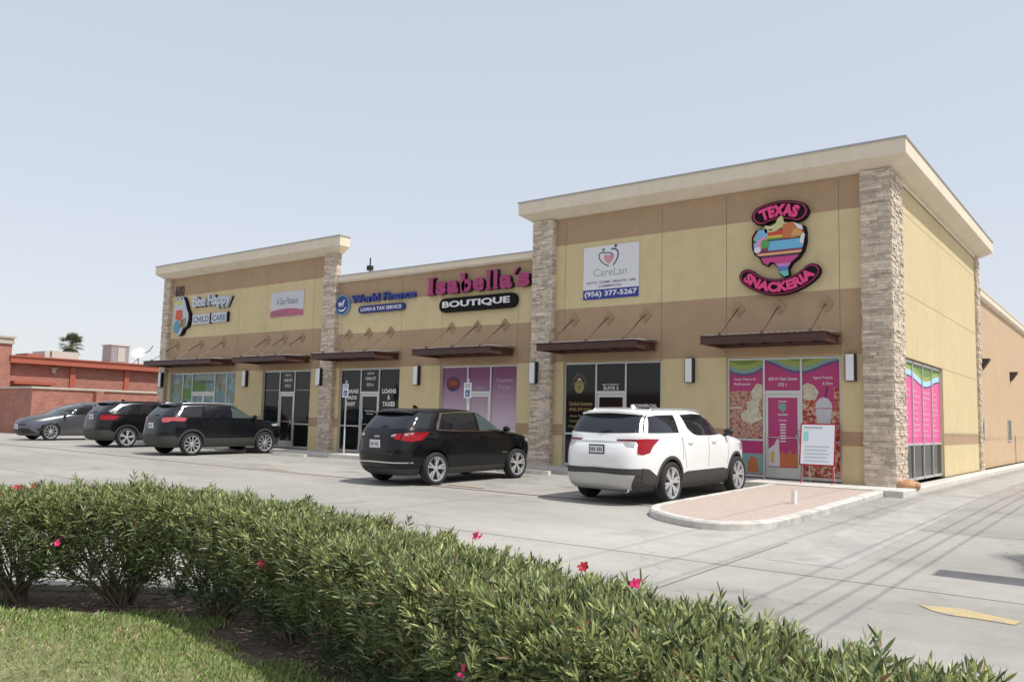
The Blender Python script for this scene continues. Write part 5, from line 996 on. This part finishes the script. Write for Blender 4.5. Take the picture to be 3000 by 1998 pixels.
mb=MB(); n1,n2=6,20; vs=[]
for i in range(n1+1):
    for j in range(n2):
        q=i/n1*.48; a=2*math.pi*j/n2; vs.append((q*math.cos(a),q*math.sin(a),.35*q*q))
mb.add(vs,[(i*n2+j,i*n2+(j+1)%n2,(i+1)*n2+(j+1)%n2,(i+1)*n2+j) for i in range(n1) for j in range(n2)]); d=mb.build('dish',M_WHITE,t,smooth=True); d.location=(0,0,1.15); d.rotation_euler=(R(20),R(55),R(-20))
mb=MB(); mb.tube([(0,0,0),(0,0,1.15)],.05,8); mb.tube([(-.5,-.5,0),(0,0,.8),(.5,-.5,0)],.03,6); mb.build('mount',M_GALV,t)
mb=MB(); mb.tube([(0,0,1.0),(.55,.5,1.35),(.75,.65,1.75)],.03,6); mb.build('feed_arm',M_BLACK,t)
# palms
M_FROND=mat('palm_frond',(.14,.155,.09),.7,island=.35); M_TRUNK=mat('palm_trunk',(.20,.16,.12),.9,var=.25,vscale=6); M_DRY=mat('dry_frond',(.30,.25,.16),.8,island=.3)
def palm(x,y,h,cr,label,seed):
    rr=random.Random(seed); t=empty('palm_tree',(x,y,-.2),0,label,'palm tree')
    mb=MB(); mb.tube([(0,0,0),(.03,.02,h*.5),(0,0,h)],[.24,.19,.17],10); mb.build('trunk',M_TRUNK,t,smooth=True)
    mb=MB(); md=MB()
    for k in range(58):
        az=rr.random()*6.283; el=R(rr.uniform(-55,80)); tgt=md if el<R(-30) else mb
        d=Vector((math.cos(az)*math.cos(el),math.sin(az)*math.cos(el),math.sin(el))); L=cr*rr.uniform(.75,1.05)
        p0=Vector((0,0,h)); stem=p0+d*L*.5-Vector((0,0,.06)); tgt.tube([p0,stem],.02,3,cap=False)
        sd=d.cross(Vector((0,0,1))).normalized(); up=sd.cross(d)
        for j in range(17):
            a=R(-78+156*j/16); dd=(d*math.cos(a)+sd*math.sin(a)).normalized(); ln=L*.55*(.75+.25*math.cos(a)); dr=Vector((0,0,-.28*ln*(.4+abs(math.sin(a)))))
            e=stem+dd*ln+dr; m=stem+dd*ln*.55+dr*.15; w=sd.cross(dd).normalized()*0+dd.cross(up).normalized()*.035
            tgt.add([stem,m-w,e,m+w],[(0,1,2,3)])
    mb.build('crown',M_FROND,t,fix=False); md.build('dry_skirt',M_DRY,t,fix=False); return t
palm(-83.8,19.5,8.15,1.65,'fan palm with a shaggy skirt rising behind the brick building roof',5)
palm(8.3,-8.1,6.6,1.5,'fan palm standing at the right of the driveway lane, only its shadow in view',9)
# pylon sign off to the right whose shadow reaches the drive
t=empty('pylon_sign',(7.4,-9.75,gz(-9)),0,'blank pylon sign off the right edge that throws the long lens shaped shadow','pylon sign')
mb=MB(); mb.prism([(1.6*math.cos(2*math.pi*k/36),5.3+.95*math.sin(2*math.pi*k/36)) for k in range(36)],-.22,.22); mb.build('sign_board',M_WHITE,t)
mb=MB(); mb.tube([(0,0,0),(0,0,4.6)],.12,10); mb.build('post',M_BLACK,t)
# power lines above the drive: shadows fall along the alley
def pole(x,y,lab):
    t=empty('utility_pole',(x,y,-.5),0,lab,'utility pole'); mb=MB(); mb.tube([(0,0,0),(0,0,11.2)],[.16,.11],10); mb.build('shaft',M_TRUNK,t,smooth=True); mb=MB(); mb.box(-1.4,2.7,-.06,.06,9.9,10.05); mb.build('crossarm',M_TRUNK,t)
pole(7.4,-48,'wooden utility pole behind the viewer'); pole(7.4,62,'wooden utility pole at the far end of the alley')
_c=math.cos(R(SUN_EL))/math.sin(R(SUN_EL)); 
for k,(sx_,h,w) in enumerate(((0.0,9.0,.011),(.55,8.1,.011),(1.62,6.7,.011),(2.02,6.1,.011),(2.27,5.9,.011),(2.52,5.7,.011),(-.9,10.4,.010))):
    x=sx_+(h+.25)*_c*math.cos(R(SUN_AZ)); mb=MB(); mb.tube([(x,-48,h),(x,62,h)],w,5)
    tag(mb.build('power_line',M_BLACK),'overhead power line running along the alley, seen only as a thin shadow on the drive','power line','power lines over the drive')
# ---------------------------------------------------------------- planting bed, lawn, hedge
PATH=[(-7.5,-20.2),(-5.9,-19.2),(-4.5,-18.3),(-3.25,-17.48),(-2.45,-16.95),(-1.55,-16.62),(-.4,-16.68),(.7,-16.92),(1.8,-17.32),(2.9,-17.78),(4.0,-18.15),(4.9,-18.5),(5.8,-18.85),(6.7,-19.2)]
def path_pt(s):
    s=max(0,min(s,len(PATH)-1.0001)); i=int(s); t=s-i; g=lambda k:Vector(PATH[max(0,min(k,len(PATH)-1))])
    a,b,c,d=g(i-1),g(i),g(i+1),g(i+2)
    p=.5*((2*b)+(c-a)*t+(2*a-5*b+4*c-d)*t*t+(-a+3*b-3*c+d)*t**3); q=.5*((c-a)+2*(2*a-5*b+4*c-d)*t+3*(-a+3*b-3*c+d)*t*t); return p,q.normalized()
NS=60; L1=[];L2=[];L3=[];L0=[]
for k in range(NS+1):
    p,d=path_pt((len(PATH)-1)*k/NS); nrm=Vector((-d.y,d.x)) # away from camera side
    if nrm.y<0 and abs(d.x)>.2: nrm=-nrm
    L1.append(p+nrm*.62); L0.append(p+nrm*.46); L2.append(p-nrm*(.28+.14*min(1,max(0,(p.x+2.4)/1.5))))
mb=MB(); zk=lambda y:gz(y)+.14
for k in range(NS):
    a,b=L1[k],L1[k+1]; c,d=L0[k],L0[k+1]
    mb.quad((a.x,a.y,gz(a.y)-.1),(b.x,b.y,gz(b.y)-.1),(b.x,b.y,zk(b.y)),(a.x,a.y,zk(a.y))); mb.quad((a.x,a.y,zk(a.y)),(b.x,b.y,zk(b.y)),(d.x,d.y,zk(d.y)),(c.x,c.y,zk(c.y)))
    mb.quad((c.x,c.y,zk(c.y)),(d.x,d.y,zk(d.y)),(d.x,d.y,zk(d.y)-.15),(c.x,c.y,zk(c.y)-.15))
tag(mb.build('planting_kerb',M_KERB),kind='structure')
M_SOIL=mat('bare_soil',(.135,.095,.07),.95,var=.25,vscale=14,bump=1,bscale=40,stain=.3,stscale=5)
lz=lambda y:gz(y)+.09
mb=MB()
for k in range(NS):
    a,b=L0[k],L0[k+1]; c,d=L2[k],L2[k+1]; mb.quad((a.x,a.y,lz(a.y)),(b.x,b.y,lz(b.y)),(d.x,d.y,lz(d.y)),(c.x,c.y,lz(c.y)))
tag(mb.build('planting_bed',M_SOIL),kind='structure')
M_TURF=mat('turf_soil',(.20,.19,.09),.95,var=.3,vscale=20,stain=.2,stscale=4)
mb=MB()
for k in range(NS):
    c,d=L2[k],L2[k+1]; mb.quad((c.x,c.y,lz(c.y)),(d.x,d.y,lz(d.y)),(d.x,-30,lz(d.y)),(c.x,-30,lz(c.y)))
tag(mb.build('lawn_soil',M_TURF),kind='structure')
# grass blades
def np_mesh(name,V,F,mats,mi=None,parent=None):
    me=bpy.data.meshes.new(name); nv=len(V); nf=len(F); k=F.shape[1]
    me.vertices.add(nv); me.vertices.foreach_set('co',V.astype(np.float32).ravel()); me.loops.add(nf*k); me.loops.foreach_set('vertex_index',F.astype(np.int32).ravel())
    me.polygons.add(nf); me.polygons.foreach_set('loop_start',np.arange(0,nf*k,k,dtype=np.int32))
    for m in mats: me.materials.append(m)
    if mi is not None: me.polygons.foreach_set('material_index',mi.astype(np.int32))
    me.update(calc_edges=True); o=bpy.data.objects.new(name,me); COL.objects.link(o)
    if parent: o.parent=parent
    return o
def leafmat(name,col,isl,tr=.35,rough=.45):
    m=mat(name,col,rough,island=isl); n=m.node_tree; b=n.nodes['Principled BSDF']; t=n.nodes.new('ShaderNodeBsdfTranslucent'); mx=n.nodes.new('ShaderNodeMixShader'); out=n.nodes['Material Output']
    src=[l.from_socket for l in n.links if l.to_socket==b.inputs['Base Color']]
    if src: n.links.new(src[0],t.inputs[0])
    else: t.inputs[0].default_value=(*col,1)
    mx.inputs[0].default_value=tr; n.links.new(b.outputs[0],mx.inputs[1]); n.links.new(t.outputs[0],mx.inputs[2]); n.links.new(mx.outputs[0],out.inputs[0]); return m
M_GR=[leafmat('grass_green',(.235,.34,.095),.35,.3,.6),leafmat('grass_straw',(.52,.44,.26),.3,.25,.7),leafmat('grass_fresh',(.30,.39,.12),.3,.3,.6)]
PA=np.array(sorted([(p.x,p.y) for p in L2]))
N=190000; xs=RNG.uniform(-7,3.5,N); ys=RNG.uniform(-20.6,-16.5,N)
lim=np.interp(xs,PA[:,0],PA[:,1]); ed=.16*np.sin(xs*3.1)+.10*np.sin(xs*9.3+1)
dist=np.hypot(xs-CAMP[0],ys-CAMP[1]); keep=(ys<lim+.04+ed+RNG.normal(0,.05,N))&(dist>1.6)
# bare patches
nz=np.sin(xs*2.3+1)*np.cos(ys*3.1)+np.sin(xs*5.7+ys*4.1)*.6
keep&=~((nz>1.15)&(RNG.random(N)<.6)); xs,ys=xs[keep],ys[keep]; n=len(xs); dist=dist[keep]; nz=nz[keep]
h=RNG.uniform(.018,.05,n)*(1+.25*(RNG.random(n)<.06)); az=RNG.uniform(0,6.283,n); ln=RNG.uniform(.2,.9,n)*h; w=RNG.uniform(.0022,.004,n)*(1+dist/9)
z0=np.array([lz(y) for y in ys]); dx,dy=np.cos(az),np.sin(az); px,py=-dy,dx
V=np.zeros((n,4,3)); V[:,0]=np.c_[xs-px*w,ys-py*w,z0-.003]; V[:,1]=np.c_[xs+px*w,ys+py*w,z0-.003]; V[:,2]=np.c_[xs+px*w*.6+dx*ln*.45,ys+py*w*.6+dy*ln*.45,z0+h*.65]; V[:,3]=np.c_[xs+dx*ln,ys+dy*ln,z0+h]
F=np.arange(n*4).reshape(n,4); mi=np.where(RNG.random(n)<.15+.25*(nz>.8),1,np.where(RNG.random(n)<.4,2,0))
tag(np_mesh('grass',V.reshape(-1,3),F,M_GR,mi),'short lawn grass with dry patches in the lower left corner','grass',kind='stuff')
# oleander hedge
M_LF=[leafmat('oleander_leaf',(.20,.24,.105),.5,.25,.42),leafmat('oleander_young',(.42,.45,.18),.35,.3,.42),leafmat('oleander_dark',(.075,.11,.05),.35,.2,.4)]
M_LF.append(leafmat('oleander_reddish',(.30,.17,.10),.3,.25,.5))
M_STEM=mat('oleander_stem',(.16,.125,.085),.85,var=.2,vscale=20)
def leaves(P,D,Lh,Wd,fold=.35):
    """P base points, D unit directions, lengths, widths -> 2 quads per leaf"""
    n=len(P); r=RNG.normal(size=(n,3)); S=np.cross(D,r); S/=np.linalg.norm(S,axis=1)[:,None]; U=np.cross(S,D)
    droop=np.zeros((n,3)); droop[:,2]=-Lh*RNG.uniform(0,.25,n)
    m1=P+D*(Lh*.35)[:,None]+droop*.15; m2=P+D*(Lh*.7)[:,None]+droop*.5; e=P+D*Lh[:,None]+droop; w=(Wd/2)[:,None]
    V=np.stack([P,m1-S*w+U*w*fold,m1,m1+S*w+U*w*fold,m2-S*w*.8+U*w*fold*.8,m2,m2+S*w*.8+U*w*fold*.8,e],1)
    base=np.arange(n)[:,None]*8
    F=np.concatenate([base+np.array([q]) for q in ([0,2,1,1],)],0) if False else None
    quads=np.array([[0,2,4+1,4],[0,2,2,2]])
    f=np.concatenate([base+np.array([1,2,5,4]),base+np.array([2,3,6,5])],0)
    t=np.concatenate([base+np.array([0,2,1]),base+np.array([0,3,2]),base+np.array([4,5,7]),base+np.array([5,6,7])],0)
    return V.reshape(-1,3),f,t
def shrub(s,width,z0,ztop,label,seed,nshoot,flowers,gap):
    global RNG
    RNG=np.random.default_rng(seed); rr=random.Random(seed); p,d=path_pt(s); yaw=math.atan2(d.y,d.x)
    t=empty('oleander_shrub',(p.x,p.y,lz(p.y)),yaw,label,'shrub','oleander shrubs of the clipped hedge')
    H=ztop-lz(p.y); hl=width/2+.12; hd=.46
    # shoot tips: on the clipped shell and inside
    n=nshoot; u=RNG.uniform(-1,1,n); v=RNG.uniform(-1,1,n); q=RNG.random(n)
    X=u*hl; top=q<.40; side=(q>=.40)&(q<.80)
    Y=np.where(top,v*hd,np.where(side,np.sign(v)*hd*(1-.22*RNG.random(n)**1.5),v*hd)); 
    Zr=RNG.random(n); low=.20+gap*.22*np.abs(u)**1.5
    Z=np.where(top,H*(1-.08*RNG.random(n)),H*(low+(1-low)*Zr**.75)); 
    Y*=np.clip(.62+.50*(Z/H),.5,1.0); edge=np.clip((Z/H-.80)/.20,0,1); Y*=1-.20*edge**2
    Z=Z*(1-.07*(Y/hd)**4)+.02*np.sin(X*7+seed)+.015*np.sin(X*17+Y*9)
    tall=RNG.random(n)<.035; Z=np.where(tall&top,Z+RNG.uniform(.03,.10,n),Z)
    T=np.c_[X,Y,Z]; ax=np.c_[X*.5+RNG.normal(0,.3,n),Y*1.1+RNG.normal(0,.3,n),np.where(top,1.0,.55)+RNG.uniform(0,.5,n)]; ax/=np.linalg.norm(ax,axis=1)[:,None]
    Ps=[];Ds=[];Ls=[];Ws=[];Ms=[]
    for w in range(6):
        k=3; off=-.018*w-.005
        for j in range(k):
            a=2*math.pi*(j/k)+w*1.05+RNG.uniform(0,.6,n); r=RNG.normal(size=(n,3)); s1=np.cross(ax,np.array([.3,.5,.81])); s1/=np.linalg.norm(s1,axis=1)[:,None]; s2=np.cross(ax,s1)
            sp=.35+.17*w; D=ax*np.cos(sp)+(s1*np.cos(a)[:,None]+s2*np.sin(a)[:,None])*np.sin(sp)+r*.10; D/=np.linalg.norm(D,axis=1)[:,None]
            Ps.append(T+ax*off*1.3); Ds.append(D); Ls.append(RNG.uniform(.042,.102,n)*(.75+.08*w)); Ws.append(RNG.uniform(.009,.015,n)*(.8+.07*w))
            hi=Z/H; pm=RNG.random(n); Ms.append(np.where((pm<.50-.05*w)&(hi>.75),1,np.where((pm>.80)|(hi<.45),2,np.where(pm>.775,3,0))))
    P=np.concatenate(Ps);D=np.concatenate(Ds);Lh=np.concatenate(Ls);Wd=np.concatenate(Ws);Mi=np.concatenate(Ms)
    V,f,tr=leaves(P,D,Lh,Wd); 
    F=np.concatenate([f,np.c_[tr,tr[:,2]]]) ; nl=len(P)
    # triangles as separate mesh data: build with mixed polygons
    me=bpy.data.meshes.new('foliage'); me.vertices.add(len(V)); me.vertices.foreach_set('co',V.astype(np.float32).ravel())
    loops=np.concatenate([f.ravel(),tr.ravel()]).astype(np.int32); me.loops.add(len(loops)); me.loops.foreach_set('vertex_index',loops)
    st=np.concatenate([np.arange(len(f))*4,len(f)*4+np.arange(len(tr))*3]).astype(np.int32); me.polygons.add(len(st)); me.polygons.foreach_set('loop_start',st)
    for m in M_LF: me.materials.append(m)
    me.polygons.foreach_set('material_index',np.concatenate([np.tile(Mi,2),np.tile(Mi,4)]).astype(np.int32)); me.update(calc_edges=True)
    o=bpy.data.objects.new('foliage',me); COL.objects.link(o); o.parent=t
    mb=MB()
    for k in range(34):
        a=rr.uniform(0,6.283); b=Vector((rr.uniform(-.10,.10),rr.uniform(-.08,.08),-.02)); i=rr.randrange(n); e=Vector(T[i]); 
        if k<22: e=Vector((rr.uniform(-1,1)*hl*.85,rr.uniform(-1,1)*hd*.7,H*rr.uniform(.6,.9)))
        m=b.lerp(e,.5)+Vector((e.x*.12,e.y*.12,.05)); mb.tube([b,m,e],[.012,.008,.004],5)
    mb.build('stems',M_STEM,t)
    for (fx,fy,fz,col) in flowers:
        fm=MB()
        for g in range(3):
            c=Vector((fx+rr.uniform(-.02,.02),fy+rr.uniform(-.02,.02),fz+rr.uniform(-.015,.02)))
            nrm=Vector((rr.uniform(-.5,.7),-1,rr.uniform(.2,1))).normalized(); s1=nrm.cross(Vector((0,0,1))).normalized(); s2=nrm.cross(s1)
            for k in range(5):
                a=2*math.pi*k/5+g; dd=s1*math.cos(a)+s2*math.sin(a); tt=dd.cross(nrm)
                fm.add([c,c+dd*.011-tt*.009+nrm*.006,c+dd*.024-tt*.006+nrm*.010,c+dd*.026+tt*.005+nrm*.008,c+dd*.013+tt*.010+nrm*.006],[(0,1,2,3,4)])
        fm.build('flower',[M_FL,M_FL2,M_FL3][col],t,fix=False)
    return t
M_FL=leafmat('flower_pink',s2l((232,60,128)),.1,.3,.5); M_FL3=leafmat('flower_orange',s2l((214,92,70)),.1,.3,.5); M_FL2=leafmat('flower_red',s2l((196,52,66)),.1,.3,.5)
SH=[(2.05,1.4,.60,'oleander at the far left of the hedge, mostly beyond the picture edge',.3),
 (3.0,1.2,.60,'oleander at the left picture edge carrying two red blooms near its top',.8),
 (4.0,1.2,.64,'oleander between the two widest gaps under the hedge, with a pink bloom at its left',1.1),
 (5.05,1.2,.60,'oleander with several thick bare stems beside the gap that shows the pavement',1.0),
 (5.95,1.15,.57,'oleander with a red bloom halfway up its shaded face',.9),
 (6.8,1.1,.54,'oleander in the middle of the hedge with a thin reddish twig',.5),
 (7.6,1.1,.55,'oleander right of the middle with one pale pink bloom at its top',.5),
 (8.5,1.15,.57,'oleander between the ones with a pink bloom and with three blooms, itself without blooms',.5),
 (9.3,1.15,.59,'oleander carrying a red bloom, a pink bloom and an orange red bloom close together',.6),
 (10.2,1.15,.585,'oleander near the right end of the hedge, dense and in full sun',.3),
 (11.1,1.1,.55,'oleander last but one at the right end of the hedge',.2),
 (12.0,1.1,.45,'oleander at the right end of the hedge by the lower picture edge',.2)]
FW=[(-3.18,-17.56,.61,1),(-3.06,-17.47,.61,1),(-2.52,-17.5,.20,0),(-.22,-17.17,.26,1),(1.46,-16.88,.61,0),(2.59,-17.43,.64,1),(2.88,-17.50,.61,0),(2.97,-18.03,.52,2),(2.41,-18.08,.26,0)]
def flow(k):
    r=[]
    for x,y,z,c in FW:
        ds=[(path_pt(q[0])[0]-Vector((x,y))).length for q in SH]
        if ds.index(min(ds))==k:
            p,d=path_pt(SH[k][0]); a=math.atan2(d.y,d.x); dx,dy=x-p.x,y-p.y; r.append((dx*math.cos(a)+dy*math.sin(a),-dx*math.sin(a)+dy*math.cos(a),z-lz(p.y),c))
    return r
for k,(s,w,zt_,lb,gap) in enumerate(SH): shrub(s,w,0,zt_,lb,100+k,int(840*w),flow(k),gap)
# litter of dry leaves on the bed
n=900; k=RNG.uniform(2,12,n); pts=np.array([tuple(path_pt(float(q))[0]) for q in k])+RNG.normal(0,.28,(n,2)); az=RNG.uniform(0,6.283,n); L_=RNG.uniform(.02,.05,n); Wd=L_*.28
zz=np.array([lz(y) for y in pts[:,1]])+RNG.uniform(.002,.012,n); dx,dy=np.cos(az),np.sin(az)
V=np.zeros((n,4,3)); V[:,0]=np.c_[pts[:,0]-dx*L_,pts[:,1]-dy*L_,zz]; V[:,1]=np.c_[pts[:,0]-dy*Wd,pts[:,1]+dx*Wd,zz+.006]; V[:,2]=np.c_[pts[:,0]+dx*L_,pts[:,1]+dy*L_,zz]; V[:,3]=np.c_[pts[:,0]+dy*Wd,pts[:,1]-dx*Wd,zz+.003]
tag(np_mesh('fallen_leaves',V.reshape(-1,3),np.arange(n*4).reshape(n,4),[leafmat('dry_leaf',(.42,.33,.22),.4,.1,.8)]),'dry leaves scattered on the soil under the hedge','leaf litter',kind='stuff')
M_SHOP=mat('shop_wall_tan',(.42,.33,.24),.9,stain=.1); M_AWR=mat('awning_red',(.35,.03,.05),.7)
for x0,x1,h,y0,lb in ((-48,-14,4.6,-50,'tan shop row across the street behind the viewer, with a red awning'),(-8,26,6.0,-56,'taller tan shop row across the street behind the viewer')):
    t=empty('shop_building',(x0,y0,-.55),0,lb,'building'); L=x1-x0
    mb=MB(); mb.box(0,L,-12,0,0,h); mb.build('wall',M_SHOP,t); mb=MB(); mb.box(-.3,L+.3,-12,.3,h,h+.35); mb.build('cornice',M_CRM,t)
    for k in range(int(L//5)):
        mb=MB(); mb.box(1+5*k,4.6+5*k,.01,.05,.4,2.9); mb.build('shop_window',M_GLASS,t)
    mb=MB(); mb.prism([(0.02,3.0),(1.2,2.8),(1.2,3.1),(0.02,3.9)],.5,L-.5,axis='x'); mb.build('awning',M_AWR,t)
